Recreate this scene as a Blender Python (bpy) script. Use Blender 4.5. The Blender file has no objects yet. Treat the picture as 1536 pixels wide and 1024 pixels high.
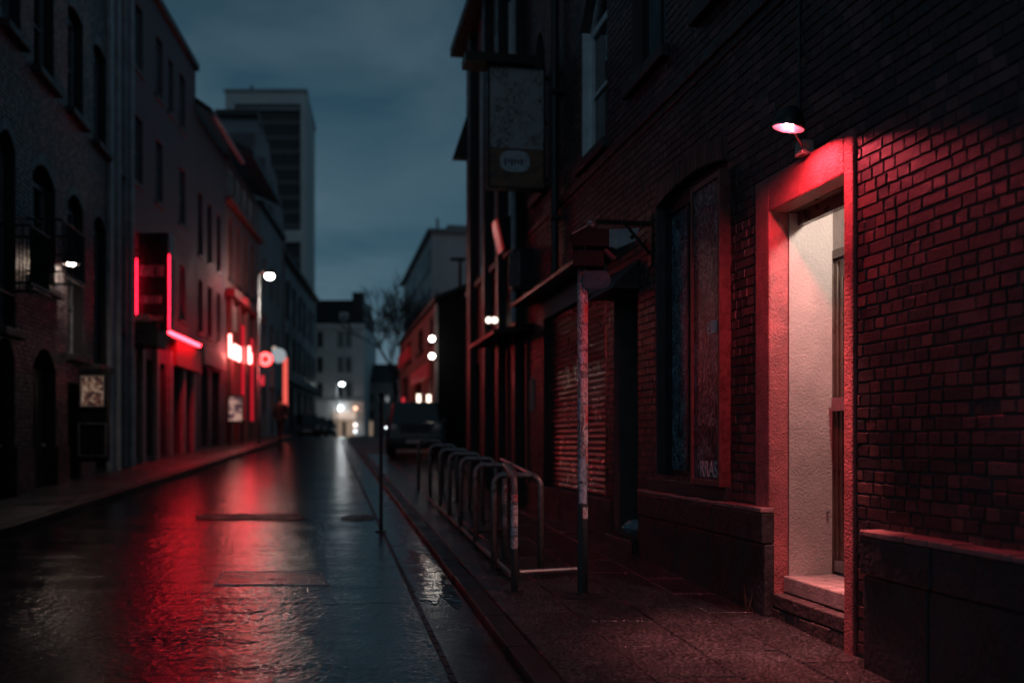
import bpy, bmesh, math, random
from mathutils import Vector, Matrix
from mathutils import noise as _n
random.seed(11)
sc = bpy.context.scene
COL = sc.collection
# ------------------------------------------------------------------ measures
F, CX, HY, CAMZ, SL, CREST = 1500.0, 768.0, 660.0, 1.6, 55.0/1500.0, 48.0
def gz(d): return SL*min(d, CREST)
def G(px, py, off=0.0):
    d = F*(CAMZ-off)/(py-605.0)
    return Vector(((px-CX)/F*d, d, gz(d)+off))
def at(px, py, d): return Vector(((px-CX)/F*d, d, CAMZ+(HY-py)/F*d))

# ------------------------------------------------------------------ mesh kit
ORG = {}
def org(o):
    return ORG[o.name] if o is not None else Vector((0, 0, 0))
def ident(x, y, z): return Vector((x, y, z))

class MB:
    def __init__(s): s.v = []; s.f = []; s.m = []; s.cur = 0
    def add(s, vs, fs):
        b = len(s.v); s.v += [Vector(v) for v in vs]
        for f in fs: s.f.append([i+b for i in f]); s.m.append(s.cur)
    def box(s, a, b, fr=ident):
        x0, y0, z0 = a; x1, y1, z1 = b
        s.add([fr(x, y, z) for x, y, z in ((x0,y0,z0),(x1,y0,z0),(x1,y1,z0),(x0,y1,z0),(x0,y0,z1),(x1,y0,z1),(x1,y1,z1),(x0,y1,z1))],
              [(0,3,2,1),(4,5,6,7),(0,1,5,4),(1,2,6,5),(2,3,7,6),(3,0,4,7)])
        return s
    def hexa(s, pts):
        s.add(pts, [(0,3,2,1),(4,5,6,7),(0,1,5,4),(1,2,6,5),(2,3,7,6),(3,0,4,7)]); return s
    def quad(s, a, b, c, d): s.add([a,b,c,d], [(0,1,2,3)]); return s
    def prism(s, pts, off):
        n = len(pts); off = Vector(off); pts = [Vector(p) for p in pts]
        s.add(pts+[p+off for p in pts], [tuple(range(n))[::-1], tuple(range(n, 2*n))]+[(i,(i+1)%n,n+(i+1)%n,n+i) for i in range(n)]); return s
    def tube(s, pts, r, n=10, cap=True):
        pts = [Vector(p) for p in pts]; rs = r if isinstance(r, (list, tuple)) else [r]*len(pts)
        rings = []; prev = None
        for i, p in enumerate(pts):
            a = pts[max(i-1,0)]; b = pts[min(i+1,len(pts)-1)]
            t = (b-a).normalized()
            if prev is None:
                h = Vector((0,0,1)) if abs(t.z) < .9 else Vector((1,0,0))
                x = t.cross(h).normalized()
            else:
                x = (prev - t*prev.dot(t)).normalized()
            prev = x; y = t.cross(x)
            rings.append([p+(x*math.cos(2*math.pi*k/n)+y*math.sin(2*math.pi*k/n))*rs[i] for k in range(n)])
        vs = [q for ring in rings for q in ring]; fs = []
        for i in range(len(pts)-1):
            for k in range(n):
                fs.append((i*n+k, i*n+(k+1)%n, (i+1)*n+(k+1)%n, (i+1)*n+k))
        if cap: fs.append(tuple(range(n))[::-1]); fs.append(tuple((len(pts)-1)*n+k for k in range(n)))
        s.add(vs, fs); return s
    def lathe(s, c, axis, prof, n=20):
        c = Vector(c); t = Vector(axis).normalized()
        h = Vector((0,0,1)) if abs(t.z) < .9 else Vector((1,0,0))
        x = t.cross(h).normalized(); y = t.cross(x)
        vs = []; fs = []
        for r, z in prof:
            for k in range(n):
                a = 2*math.pi*k/n; vs.append(c+t*z+(x*math.cos(a)+y*math.sin(a))*max(r, 1e-4))
        for i in range(len(prof)-1):
            for k in range(n): fs.append((i*n+k, i*n+(k+1)%n, (i+1)*n+(k+1)%n, (i+1)*n+k))
        s.add(vs, fs); return s
    def ball(s, c, r, n=14, m=8, sc=(1,1,1)):
        c = Vector(c); vs = []; fs = []
        for i in range(m+1):
            th = math.pi*i/m
            for k in range(n):
                a = 2*math.pi*k/n
                vs.append(c+Vector((math.sin(th)*math.cos(a)*sc[0], math.sin(th)*math.sin(a)*sc[1], math.cos(th)*sc[2]))*r)
        for i in range(m):
            for k in range(n): fs.append((i*n+k, (i+1)*n+k, (i+1)*n+(k+1)%n, i*n+(k+1)%n))
        s.add(vs, fs); return s
    def build(s, name, mat, parent=None, smooth=False, bevel=0.0, norm=True, kind=None):
        O = org(parent)
        me = bpy.data.meshes.new(name)
        me.from_pydata([tuple(v-O) for v in s.v], [], s.f)
        mats = mat if isinstance(mat, (list, tuple)) else [mat]
        for m in mats: me.materials.append(m)
        if len(mats) > 1: me.polygons.foreach_set('material_index', s.m)
        if norm:
            bm = bmesh.new(); bm.from_mesh(me); bmesh.ops.recalc_face_normals(bm, faces=bm.faces); bm.to_mesh(me); bm.free()
        if smooth: me.polygons.foreach_set('use_smooth', [True]*len(me.polygons))
        me.update()
        o = bpy.data.objects.new(name, me); COL.objects.link(o)
        if parent is not None: o.parent = parent
        ORG[o.name] = O.copy()
        if bevel:
            b = o.modifiers.new('bevel', 'BEVEL'); b.width = bevel; b.segments = 2; b.limit_method = 'ANGLE'
        if smooth and bevel == 0:
            pass
        if kind: o['kind'] = kind
        return o

def thing(name, label, cat, loc=(0,0,0), group=None):
    o = bpy.data.objects.new(name, None); COL.objects.link(o); o.location = loc; o.empty_display_size = .2
    o['label'] = label; o['category'] = cat
    if group: o['group'] = group
    ORG[o.name] = Vector(loc)
    return o
def tag(o, label, cat, group=None):
    o['label'] = label; o['category'] = cat
    if group: o['group'] = group
    return o
def recentre(o, loc):
    loc = Vector(loc)
    o.data.transform(Matrix.Translation(-loc)); o.location = loc; ORG[o.name] = loc
    return o
def kids(o): return [c for c in bpy.data.objects if c.parent is o]
def copy_tree(o, parent=None):
    c = o.copy(); COL.objects.link(c)
    if parent is not None: c.parent = parent
    for ch in kids(o): copy_tree(ch, c)
    return c
def text_mesh(txt, size, org_pt, xax, yax, name, mat, parent=None, extrude=.004, bevel=0.0, stretch=1.0, offset=0.0):
    cu = bpy.data.curves.new(name, 'FONT'); cu.body = txt; cu.size = size; cu.extrude = extrude; cu.bevel_depth = bevel; cu.offset = offset
    to = bpy.data.objects.new(name+'_tmp', cu); COL.objects.link(to)
    dg = bpy.context.evaluated_depsgraph_get(); dg.update()
    me = bpy.data.meshes.new_from_object(to.evaluated_get(dg))
    bpy.data.objects.remove(to); bpy.data.curves.remove(cu)
    x = Vector(xax).normalized(); y = Vector(yax).normalized(); z = x.cross(y)
    M = Matrix(((x.x*stretch, y.x, z.x, org_pt[0]), (x.y*stretch, y.y, z.y, org_pt[1]), (x.z*stretch, y.z, z.z, org_pt[2]), (0,0,0,1)))
    me.transform(Matrix.Translation(-org(parent)) @ M)
    me.name = name
    me.materials.clear(); me.materials.append(mat)
    o = bpy.data.objects.new(name, me); COL.objects.link(o)
    if parent is not None: o.parent = parent
    ORG[o.name] = org(parent).copy()
    return o

class Wall:
    def __init__(s, o, dirx, side):
        s.o = Vector((o[0], o[1])); s.u = Vector((dirx, 1)).normalized(); s.side = side
        s.n = Vector((-s.u.y, s.u.x)) if side == 'R' else Vector((s.u.y, -s.u.x))
        s.u3 = Vector((s.u.x, s.u.y, 0)); s.n3 = Vector((s.n.x, s.n.y, 0))
        s.tx = -s.u3 if side == 'R' else s.u3       # reading direction
    def P(s, a, t, z):
        q = s.o+s.u*a+s.n*t; return Vector((q.x, q.y, z))
    def s_(s, px, t=0.0):
        k = (px-CX)/F; q = s.o+s.n*t
        return (k*q.y-q.x)/(s.u.x-k*s.u.y)
    def d(s, px, t=0.0): return (s.o+s.n*t).y+s.s_(px, t)*s.u.y
    def z(s, px, py, t=0.0): return CAMZ+(HY-py)/F*s.d(px, t)
    def tpx(s, a, px):
        k = (px-CX)/F; q = s.o+s.u*a
        return (k*q.y-q.x)/(s.n.x-k*s.n.y)
    def base(s, a, off): return gz(s.P(a,0,0).y)+off

# ------------------------------------------------------------------ materials
def nt(mat):
    mat.use_nodes = True; t = mat.node_tree; return t, t.nodes, t.links, t.nodes['Principled BSDF']
def srgb(r, g, b):
    def c(v):
        v /= 255.0; return v/12.92 if v <= .04045 else ((v+.055)/1.055)**2.4
    return (c(r), c(g), c(b))
def pm(name, col, rough=.6, var=.35, vs=6.0, bump=.0, bs=40.0, metal=0.0, spec=.5, rvar=.15, emis=None, es=0.0, col2=None, dist=.01):
    m = bpy.data.materials.new(name); t, N, L, B = nt(m)
    co = N.new('ShaderNodeTexCoord')
    nz = N.new('ShaderNodeTexNoise'); nz.inputs['Scale'].default_value = vs; nz.inputs['Detail'].default_value = 6; nz.inputs['Roughness'].default_value = .65
    L.new(co.outputs['Object'], nz.inputs['Vector'])
    rp = N.new('ShaderNodeValToRGB')
    c2 = col2 if col2 else tuple(min(1, c*(1+var)) for c in col)
    c1 = col if col2 else tuple(c*(1-var) for c in col)
    rp.color_ramp.elements[0].color = (*c1, 1); rp.color_ramp.elements[0].position = .32
    rp.color_ramp.elements[1].color = (*c2, 1); rp.color_ramp.elements[1].position = .68
    L.new(nz.outputs['Fac'], rp.inputs['Fac']); L.new(rp.outputs['Color'], B.inputs['Base Color'])
    mr = N.new('ShaderNodeMapRange'); mr.inputs['To Min'].default_value = max(.02, rough-rvar); mr.inputs['To Max'].default_value = min(1, rough+rvar)
    mr.inputs['From Min'].default_value = .3; mr.inputs['From Max'].default_value = .7
    L.new(nz.outputs['Fac'], mr.inputs['Value']); L.new(mr.outputs['Result'], B.inputs['Roughness'])
    B.inputs['Metallic'].default_value = metal; B.inputs['Specular IOR Level'].default_value = spec
    if bump:
        n2 = N.new('ShaderNodeTexNoise'); n2.inputs['Scale'].default_value = bs; n2.inputs['Detail'].default_value = 5
        L.new(co.outputs['Object'], n2.inputs['Vector'])
        bp = N.new('ShaderNodeBump'); bp.inputs['Strength'].default_value = bump; bp.inputs['Distance'].default_value = dist
        L.new(n2.outputs['Fac'], bp.inputs['Height']); L.new(bp.outputs['Normal'], B.inputs['Normal'])
    if emis:
        B.inputs['Emission Color'].default_value = (*emis, 1); B.inputs['Emission Strength'].default_value = es
    return m
def brick_mat(name, cols, rough=.5, grime=.6, paint=None):
    m = bpy.data.materials.new(name); t, N, L, B = nt(m)
    co = N.new('ShaderNodeTexCoord'); ge = N.new('ShaderNodeNewGeometry')
    rp = N.new('ShaderNodeValToRGB'); rp.color_ramp.interpolation = 'CONSTANT'
    el = rp.color_ramp.elements
    for i, c in enumerate(cols):
        e = el[i] if i < 2 else el.new(i/len(cols))
        e.position = i/len(cols); e.color = (*c, 1)
    L.new(ge.outputs['Random Per Island'], rp.inputs['Fac'])
    nz = N.new('ShaderNodeTexNoise'); nz.inputs['Scale'].default_value = 1.1; nz.inputs['Detail'].default_value = 7; nz.inputs['Roughness'].default_value = .7
    L.new(co.outputs['Object'], nz.inputs['Vector'])
    r2 = N.new('ShaderNodeValToRGB'); r2.color_ramp.elements[0].position = .35; r2.color_ramp.elements[1].position = .65
    r2.color_ramp.elements[0].color = (1-grime, 1-grime, 1-grime, 1); r2.color_ramp.elements[1].color = (1, 1, 1, 1)
    L.new(nz.outputs['Fac'], r2.inputs['Fac'])
    mx = N.new('ShaderNodeMix'); mx.data_type = 'RGBA'; mx.blend_type = 'MULTIPLY'; mx.inputs[0].default_value = 1
    L.new(rp.outputs['Color'], mx.inputs[6]); L.new(r2.outputs['Color'], mx.inputs[7])
    out = mx.outputs[2]
    n3 = N.new('ShaderNodeTexNoise'); n3.inputs['Scale'].default_value = 28; n3.inputs['Detail'].default_value = 6; n3.inputs['Roughness'].default_value = .7
    L.new(co.outputs['Object'], n3.inputs['Vector'])
    m3 = N.new('ShaderNodeMix'); m3.data_type = 'RGBA'; m3.blend_type = 'OVERLAY'; m3.inputs[0].default_value = .55
    L.new(out, m3.inputs[6]); L.new(n3.outputs['Fac'], m3.inputs[7]); out = m3.outputs[2]
    if paint:
        n4 = N.new('ShaderNodeTexNoise'); n4.inputs['Scale'].default_value = .9; n4.inputs['Detail'].default_value = 9; n4.inputs['Roughness'].default_value = .72
        mp = N.new('ShaderNodeMapping'); mp.inputs['Location'].default_value = (3.3, 1.7, 8.1)
        L.new(co.outputs['Object'], mp.inputs['Vector']); L.new(mp.outputs['Vector'], n4.inputs['Vector'])
        r4 = N.new('ShaderNodeValToRGB'); r4.color_ramp.elements[0].position = .62; r4.color_ramp.elements[1].position = .72
        L.new(n4.outputs['Fac'], r4.inputs['Fac'])
        m4 = N.new('ShaderNodeMix'); m4.data_type = 'RGBA'
        ml = N.new('ShaderNodeMath'); ml.operation = 'MULTIPLY'; ml.inputs[1].default_value = .6
        L.new(r4.outputs['Color'], ml.inputs[0]); L.new(ml.outputs[0], m4.inputs[0])
        L.new(out, m4.inputs[6]); m4.inputs[7].default_value = (*paint, 1); out = m4.outputs[2]
    L.new(out, B.inputs['Base Color'])
    mr = N.new('ShaderNodeMapRange'); mr.inputs['To Min'].default_value = rough-.2; mr.inputs['To Max'].default_value = rough+.25
    L.new(n3.outputs['Fac'], mr.inputs['Value']); L.new(mr.outputs['Result'], B.inputs['Roughness'])
    bp = N.new('ShaderNodeBump'); bp.inputs['Strength'].default_value = .6; bp.inputs['Distance'].default_value = .009
    n5 = N.new('ShaderNodeTexNoise'); n5.inputs['Scale'].default_value = 38; n5.inputs['Detail'].default_value = 8; n5.inputs['Roughness'].default_value = .6
    L.new(co.outputs['Object'], n5.inputs['Vector'])
    L.new(n5.outputs['Fac'], bp.inputs['Height']); L.new(bp.outputs['Normal'], B.inputs['Normal'])
    return m
def emat(name, col, s):
    m = bpy.data.materials.new(name); t, N, L, B = nt(m)
    B.inputs['Base Color'].default_value = (*[c*.5 for c in col], 1); B.inputs['Roughness'].default_value = .3
    B.inputs['Emission Color'].default_value = (*col, 1); B.inputs['Emission Strength'].default_value = s
    return m
def wet_mat(name, col, rlo, rhi, grain, gscale, wave, wscale=(.45, 2.6, 1), pud=.55, gdist=.004, wdist=.03, rot=0.0, var=.4, speck=0):
    """wet ground: glossy film with fine grain, long shallow ripples and smoother puddles"""
    m = bpy.data.materials.new(name); t, N, L, B = nt(m)
    co = N.new('ShaderNodeTexCoord')
    nz = N.new('ShaderNodeTexNoise'); nz.inputs['Scale'].default_value = 2.2; nz.inputs['Detail'].default_value = 8; nz.inputs['Roughness'].default_value = .7
    L.new(co.outputs['Object'], nz.inputs['Vector'])
    rp = N.new('ShaderNodeValToRGB')
    rp.color_ramp.elements[0].color = (*[c*(1-var) for c in col], 1); rp.color_ramp.elements[1].color = (*[c*(1+var) for c in col], 1)
    rp.color_ramp.elements[0].position = .3; rp.color_ramp.elements[1].position = .7
    L.new(nz.outputs['Fac'], rp.inputs['Fac']); L.new(rp.outputs['Color'], B.inputs['Base Color'])
    mp = N.new('ShaderNodeMapping'); mp.inputs['Scale'].default_value = wscale; mp.inputs['Rotation'].default_value = (0, 0, rot)
    L.new(co.outputs['Object'], mp.inputs['Vector'])
    wv = N.new('ShaderNodeTexNoise'); wv.inputs['Scale'].default_value = 1.0; wv.inputs['Detail'].default_value = 3.5; wv.inputs['Roughness'].default_value = .5
    L.new(mp.outputs['Vector'], wv.inputs['Vector'])
    mr = N.new('ShaderNodeMapRange'); mr.inputs['From Min'].default_value = .35; mr.inputs['From Max'].default_value = .65
    mr.inputs['To Min'].default_value = rlo; mr.inputs['To Max'].default_value = rhi
    ad = N.new('ShaderNodeMath'); ad.operation = 'ADD'
    m1 = N.new('ShaderNodeMath'); m1.operation = 'MULTIPLY'; m1.inputs[1].default_value = 1-pud
    m2 = N.new('ShaderNodeMath'); m2.operation = 'MULTIPLY'; m2.inputs[1].default_value = pud
    L.new(nz.outputs['Fac'], m1.inputs[0]); L.new(wv.outputs['Fac'], m2.inputs[0]); L.new(m1.outputs[0], ad.inputs[0]); L.new(m2.outputs[0], ad.inputs[1])
    L.new(ad.outputs[0], mr.inputs['Value']); L.new(mr.outputs['Result'], B.inputs['Roughness'])
    gr = N.new('ShaderNodeTexNoise'); gr.inputs['Scale'].default_value = gscale; gr.inputs['Detail'].default_value = 5; gr.inputs['Roughness'].default_value = .6
    L.new(co.outputs['Object'], gr.inputs['Vector'])
    if speck:
        sp = N.new('ShaderNodeTexNoise'); sp.inputs['Scale'].default_value = 48; sp.inputs['Detail'].default_value = 2
        L.new(co.outputs['Object'], sp.inputs['Vector'])
        sm = N.new('ShaderNodeMapRange'); sm.inputs['From Min'].default_value = .40; sm.inputs['From Max'].default_value = .66; sm.inputs['To Min'].default_value = .35; sm.inputs['To Max'].default_value = 1+speck
        L.new(sp.outputs['Fac'], sm.inputs['Value'])
        sx_ = N.new('ShaderNodeMix'); sx_.data_type = 'RGBA'; sx_.blend_type = 'MULTIPLY'; sx_.inputs[0].default_value = 1
        L.new(rp.outputs['Color'], sx_.inputs[6]); L.new(sm.outputs['Result'], sx_.inputs[7]); L.new(sx_.outputs[2], B.inputs['Base Color'])
    b1 = N.new('ShaderNodeBump'); b1.inputs['Strength'].default_value = wave; b1.inputs['Distance'].default_value = wdist
    L.new(wv.outputs['Fac'], b1.inputs['Height'])
    b2 = N.new('ShaderNodeBump'); b2.inputs['Strength'].default_value = grain; b2.inputs['Distance'].default_value = gdist
    L.new(gr.outputs['Fac'], b2.inputs['Height']); L.new(b1.outputs['Normal'], b2.inputs['Normal']); L.new(b2.outputs['Normal'], B.inputs['Normal'])
    ra = N.new('ShaderNodeMath'); ra.operation = 'MULTIPLY_ADD'; ra.inputs[1].default_value = .16; ra.inputs[2].default_value = -.08
    L.new(gr.outputs['Fac'], ra.inputs[0]); rb_ = N.new('ShaderNodeMath'); rb_.operation = 'ADD'; rb_.use_clamp = True
    L.new(mr.outputs['Result'], rb_.inputs[0]); L.new(ra.outputs[0], rb_.inputs[1]); L.new(rb_.outputs[0], B.inputs['Roughness'])
    B.inputs['Specular IOR Level'].default_value = .55
    return m
def scrawl_mat(name, base, cols, rough=.35, scale=9.0, dens=.5, zlo=None, zhi=None, squash=(1, 1, .6)):
    """old paint and stickers in torn patches over a base"""
    m = bpy.data.materials.new(name); t, N, L, B = nt(m)
    co = N.new('ShaderNodeTexCoord')
    mp = N.new('ShaderNodeMapping'); mp.inputs['Scale'].default_value = squash
    L.new(co.outputs['Object'], mp.inputs['Vector'])
    wv = N.new('ShaderNodeTexNoise'); wv.inputs['Scale'].default_value = scale; wv.inputs['Detail'].default_value = 2; wv.inputs['Distortion'].default_value = 2.2
    L.new(mp.outputs['Vector'], wv.inputs['Vector'])
    rp = N.new('ShaderNodeValToRGB'); el = rp.color_ramp.elements; rp.color_ramp.interpolation = 'LINEAR'
    el[0].position = .0; el[0].color = (0, 0, 0, 1); el[1].position = 1; el[1].color = (0, 0, 0, 1)
    for p, v in ((.44, 0), (.47, 1), (.52, 1), (.55, 0)):
        e = el.new(p); e.color = (v, v, v, 1)
    L.new(wv.outputs['Fac'], rp.inputs['Fac'])
    n2 = N.new('ShaderNodeTexNoise'); n2.inputs['Scale'].default_value = scale*.3; n2.inputs['Detail'].default_value = 3
    L.new(co.outputs['Object'], n2.inputs['Vector'])
    r2 = N.new('ShaderNodeValToRGB'); r2.color_ramp.elements[0].position = 1-dens-.06; r2.color_ramp.elements[1].position = 1-dens+.06
    L.new(n2.outputs['Fac'], r2.inputs['Fac'])
    mu = N.new('ShaderNodeMath'); mu.operation = 'MULTIPLY'; L.new(rp.outputs['Color'], mu.inputs[0]); L.new(r2.outputs['Color'], mu.inputs[1])
    fac = mu.outputs[0]
    if zlo is not None:
        se = N.new('ShaderNodeSeparateXYZ'); L.new(co.outputs['Object'], se.inputs[0])
        g1 = N.new('ShaderNodeMath'); g1.operation = 'GREATER_THAN'; g1.inputs[1].default_value = zlo; L.new(se.outputs['Z'], g1.inputs[0])
        g2 = N.new('ShaderNodeMath'); g2.operation = 'LESS_THAN'; g2.inputs[1].default_value = zhi; L.new(se.outputs['Z'], g2.inputs[0])
        g3 = N.new('ShaderNodeMath'); g3.operation = 'MULTIPLY'; L.new(g1.outputs[0], g3.inputs[0]); L.new(g2.outputs[0], g3.inputs[1])
        g4 = N.new('ShaderNodeMath'); g4.operation = 'MULTIPLY'; L.new(g3.outputs[0], g4.inputs[0]); L.new(fac, g4.inputs[1]); fac = g4.outputs[0]
    n3 = N.new('ShaderNodeTexNoise'); n3.inputs['Scale'].default_value = scale*.5; L.new(co.outputs['Object'], n3.inputs['Vector'])
    r3 = N.new('ShaderNodeValToRGB'); r3.color_ramp.elements[0].color = (*cols[0], 1); r3.color_ramp.elements[1].color = (*cols[1], 1)
    r3.color_ramp.elements[0].position = .45; r3.color_ramp.elements[1].position = .55
    L.new(n3.outputs['Fac'], r3.inputs['Fac'])
    mx = N.new('ShaderNodeMix'); mx.data_type = 'RGBA'; L.new(fac, mx.inputs[0]); mx.inputs[6].default_value = (*base, 1); L.new(r3.outputs['Color'], mx.inputs[7])
    L.new(mx.outputs[2], B.inputs['Base Color']); B.inputs['Roughness'].default_value = rough
    bp = N.new('ShaderNodeBump'); bp.inputs['Strength'].default_value = .9; bp.inputs['Distance'].default_value = .010
    L.new(wv.outputs['Fac'], bp.inputs['Height']); L.new(bp.outputs['Normal'], B.inputs['Normal'])
    return m

M = {}
M['brick'] = brick_mat('dark_red_brick', [(.105,.036,.040),(.06,.027,.032),(.15,.055,.055),(.036,.022,.028),(.12,.042,.044),(.08,.033,.038),(.18,.075,.072),(.048,.025,.03)], rough=.42, grime=.82, paint=(.11,.13,.17))
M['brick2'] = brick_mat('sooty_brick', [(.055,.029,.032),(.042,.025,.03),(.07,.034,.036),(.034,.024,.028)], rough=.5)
M['brick3'] = brick_mat('grey_brown_brick', [(.13,.125,.135),(.085,.085,.095),(.17,.155,.155),(.06,.065,.075)], rough=.36, grime=.4)
M['mortar'] = pm('mortar', (.075,.062,.062), .8, bump=.5, bs=90)
M['mortar3'] = pm('grey_mortar', (.018,.018,.021), .75, bump=.5, bs=90)
M['stucco'] = pm('red_textured_plaster', (.36,.10,.10), .6, var=.4, vs=5, bump=.8, bs=62, dist=.013)
M['plaster'] = pm('pale_rough_plaster', (.44,.38,.34), .7, var=.16, vs=3, bump=.75, bs=55, dist=.011)
M['plinth'] = pm('dark_plinth_render', (.022,.019,.022), .5, var=.6, vs=5, bump=.7, bs=26, dist=.015, rvar=.25)
M['coping'] = pm('worn_coping', (.26,.14,.135), .4, bump=.6, bs=34, dist=.012)
M['stone'] = pm('worn_stone', (.32,.27,.25), .4, var=.3, vs=10, bump=.4, bs=50)
M['step'] = pm('dark_brick_step', (.05,.034,.034), .5, var=.5, vs=14, bump=.8, bs=25, dist=.02)
M['door'] = pm('brown_door', (.10,.065,.05), .35, var=.4, vs=4, bump=.2, bs=60)
M['doordark'] = pm('black_door', (.018,.017,.018), .4, bump=.2, bs=30)
M['black'] = pm('black_metal', (.008,.008,.010), .4, bump=.1, bs=40)
M['blackmatt'] = pm('black_paint', (.009,.009,.011), .7, bump=.1, bs=40, spec=.15)
M['steel'] = pm('galvanised_pole', (.30,.31,.32), .35, metal=.7, var=.3, vs=14, bump=.15, bs=60)
M['rack'] = pm('worn_steel_rail', (.20,.18,.175), .36, metal=.55, var=.45, vs=18, bump=.2, bs=70)
M['pipe'] = pm('dark_pipe', (.016,.017,.021), .45, bump=.2, bs=40)
M['palepipe'] = pm('grey_pilaster', (.36,.38,.41), .6, var=.3, vs=3, bump=.3, bs=30)
M['frame'] = pm('painted_window_frame', (.66,.70,.72), .45, var=.2, bump=.15, bs=60)
M['darkframe'] = pm('dark_window_frame', (.018,.019,.023), .45, bump=.15, bs=60)
M['sill'] = pm('stone_sill', (.035,.034,.037), .55, var=.4, bump=.4, bs=30)
M['greyframe'] = pm('grey_window_frame', (.20,.22,.25), .45, bump=.15, bs=60)
M['glass'] = pm('dark_glass', (.008,.01,.013), .08, var=.3, vs=3, bump=.05, bs=3, spec=.8, rvar=.05)
M['glassblue'] = pm('sky_painted_pane', (.10,.15,.18), .12, var=.3, vs=4, bump=.08, bs=6, spec=.8, rvar=.06)  # sky reflection put into the pane colour, paler than the plain glass
M['shutter'] = pm('red_roller_shutter', (.13,.045,.048), .32, var=.35, vs=5, bump=.12, bs=30, metal=.3)
M['board'] = scrawl_mat('board_face', (.028,.026,.032), [(.34,.30,.31),(.16,.18,.22)], rough=.36, scale=11, dens=.6, squash=(1,1,.6))
M['boardframe'] = pm('red_brown_timber', (.16,.055,.05), .5, var=.4, vs=20, bump=.4, bs=60)
M['gglass'] = scrawl_mat('scrawled_glass', (.02,.027,.033), [(.34,.48,.56),(.18,.28,.36)], rough=.3, scale=13, dens=.66, squash=(1,1,.7))
M['white'] = pm('white_paper', (.6,.58,.58), .6, var=.12, vs=30)
M['letter'] = pm('grey_lettering', (.55,.52,.54), .55, var=.3, vs=40)
M['signpale'] = pm('pale_sign_enamel', (.42,.47,.50), .4, var=.25, vs=12)
M['poletag'] = scrawl_mat('tagged_pole', (.12,.125,.135), [(.62,.54,.55),(.40,.50,.58)], rough=.4, scale=19, dens=.66, zlo=.85, zhi=2.5, squash=(1,1,.45))
M['racktag'] = scrawl_mat('tagged_rail', (.11,.10,.10), [(.6,.54,.54),(.42,.46,.52)], rough=.35, scale=26, dens=.6, zlo=.38, zhi=.8, squash=(1,1,.8))
M['signface'] = scrawl_mat('weathered_sign_face', (.36,.36,.37), [(.06,.06,.07),(.13,.09,.07)], rough=.5, scale=10, dens=.5, squash=(1,1,1))
M['signrust'] = pm('rusty_sign_strip', (.06,.05,.05), .55, vs=7, col2=(.26,.13,.07), bump=.4, bs=30)
M['signblack'] = pm('black_sign_face', (.009,.009,.011), .35, bump=.05)
M['render'] = pm('mauve_grey_render', (.115,.098,.115), .75, var=.25, vs=1.2, bump=.3, bs=24)
M['render2'] = pm('grey_render', (.095,.092,.108), .75, var=.25, vs=1.2, bump=.3, bs=24)
M['redbrickfar'] = pm('red_facade', (.21,.11,.10), .65, var=.3, vs=2.2, bump=.4, bs=18)
M['roof'] = pm('slate_roof', (.016,.017,.02), .55, bump=.4, bs=12)
M['concrete'] = pm('pale_concrete', (.46,.48,.48), .8, var=.12, vs=.6, bump=.2, bs=6)
M['concrete2'] = pm('grey_concrete', (.22,.235,.24), .8, var=.2, vs=.5, bump=.2, bs=6)
M['curtain'] = pm('blue_grey_cladding', (.13,.16,.18), .35, var=.25, vs=.7, bump=.1, bs=3)
M['limestone'] = pm('pale_limestone', (.74,.75,.74), .8, var=.14, vs=.8, bump=.3, bs=8)
M['darkclad'] = pm('dark_cladding', (.04,.045,.052), .4, var=.3, vs=1, bump=.1, bs=4)
M['shopwood'] = pm('dark_shopfront', (.05,.038,.038), .4, var=.4, vs=6, bump=.2, bs=40)
M['stonefront'] = pm('pale_fascia', (.34,.30,.28), .6, var=.25, vs=5, bump=.3, bs=30)
M['redfascia'] = pm('red_fascia', (.30,.05,.05), .45, var=.25, vs=5)
M['bark'] = pm('wet_bark', (.03,.028,.027), .7, bump=.5, bs=30)
M['rubber'] = pm('tyre_rubber', (.012,.012,.012), .7, bump=.2, bs=60)
M['rim'] = pm('alloy_rim', (.2,.2,.2), .35, metal=.8)
M['carblack'] = pm('black_car_paint', (.012,.014,.018), .18, var=.2, rvar=.08, spec=.7)
M['carred'] = pm('dark_red_car_paint', (.06,.018,.018), .2, var=.2, rvar=.08, spec=.7)
M['cargrey'] = pm('grey_car_paint', (.08,.085,.09), .2, var=.2, rvar=.08, spec=.7)
M['lens'] = pm('lamp_lens', (.5,.5,.5), .1, spec=.8)
M['jacket'] = pm('dark_jacket', (.014,.014,.017), .8, bump=.4, bs=60)
M['trousers'] = pm('dark_trousers', (.012,.013,.016), .85, bump=.4, bs=60)
M['skin'] = pm('skin', (.32,.2,.16), .5)
M['hair'] = pm('dark_hair', (.015,.012,.011), .6)
M['litter'] = pm('pale_plastic', (.3,.36,.38), .4, bump=.3, bs=40)
M['weed'] = pm('dry_weed', (.09,.06,.035), .7)
M['patch'] = pm('rough_tar', (.008,.0085,.010), .5, bump=.7, bs=50, spec=.3, rvar=.25)
M['coveriron'] = pm('cast_iron', (.014,.015,.017), .42, bump=.9, bs=60, spec=.4, rvar=.2)
M['road'] = wet_mat('wet_asphalt', (.009,.0105,.0135), .05, .20, .5, 34, .1, wscale=(.5,2.9,1), gdist=.006, wdist=.02)
M['gutter'] = wet_mat('wet_gutter', (.014,.0145,.016), .05, .38, .45, 60, .5, wscale=(1.2,2.2,1), pud=.4)
M['kerb'] = wet_mat('wet_kerbstone', (.020,.020,.023), .32, .6, .5, 55, .2, wscale=(2,2,1))
M['kerb'].node_tree.nodes['Principled BSDF'].inputs['Specular IOR Level'].default_value = .12
M['slab'] = wet_mat('wet_paving', (.034,.031,.033), .08, .30, .7, 62, .25, wscale=(1.4,1.4,1), gdist=.009, speck=1.0)
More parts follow.
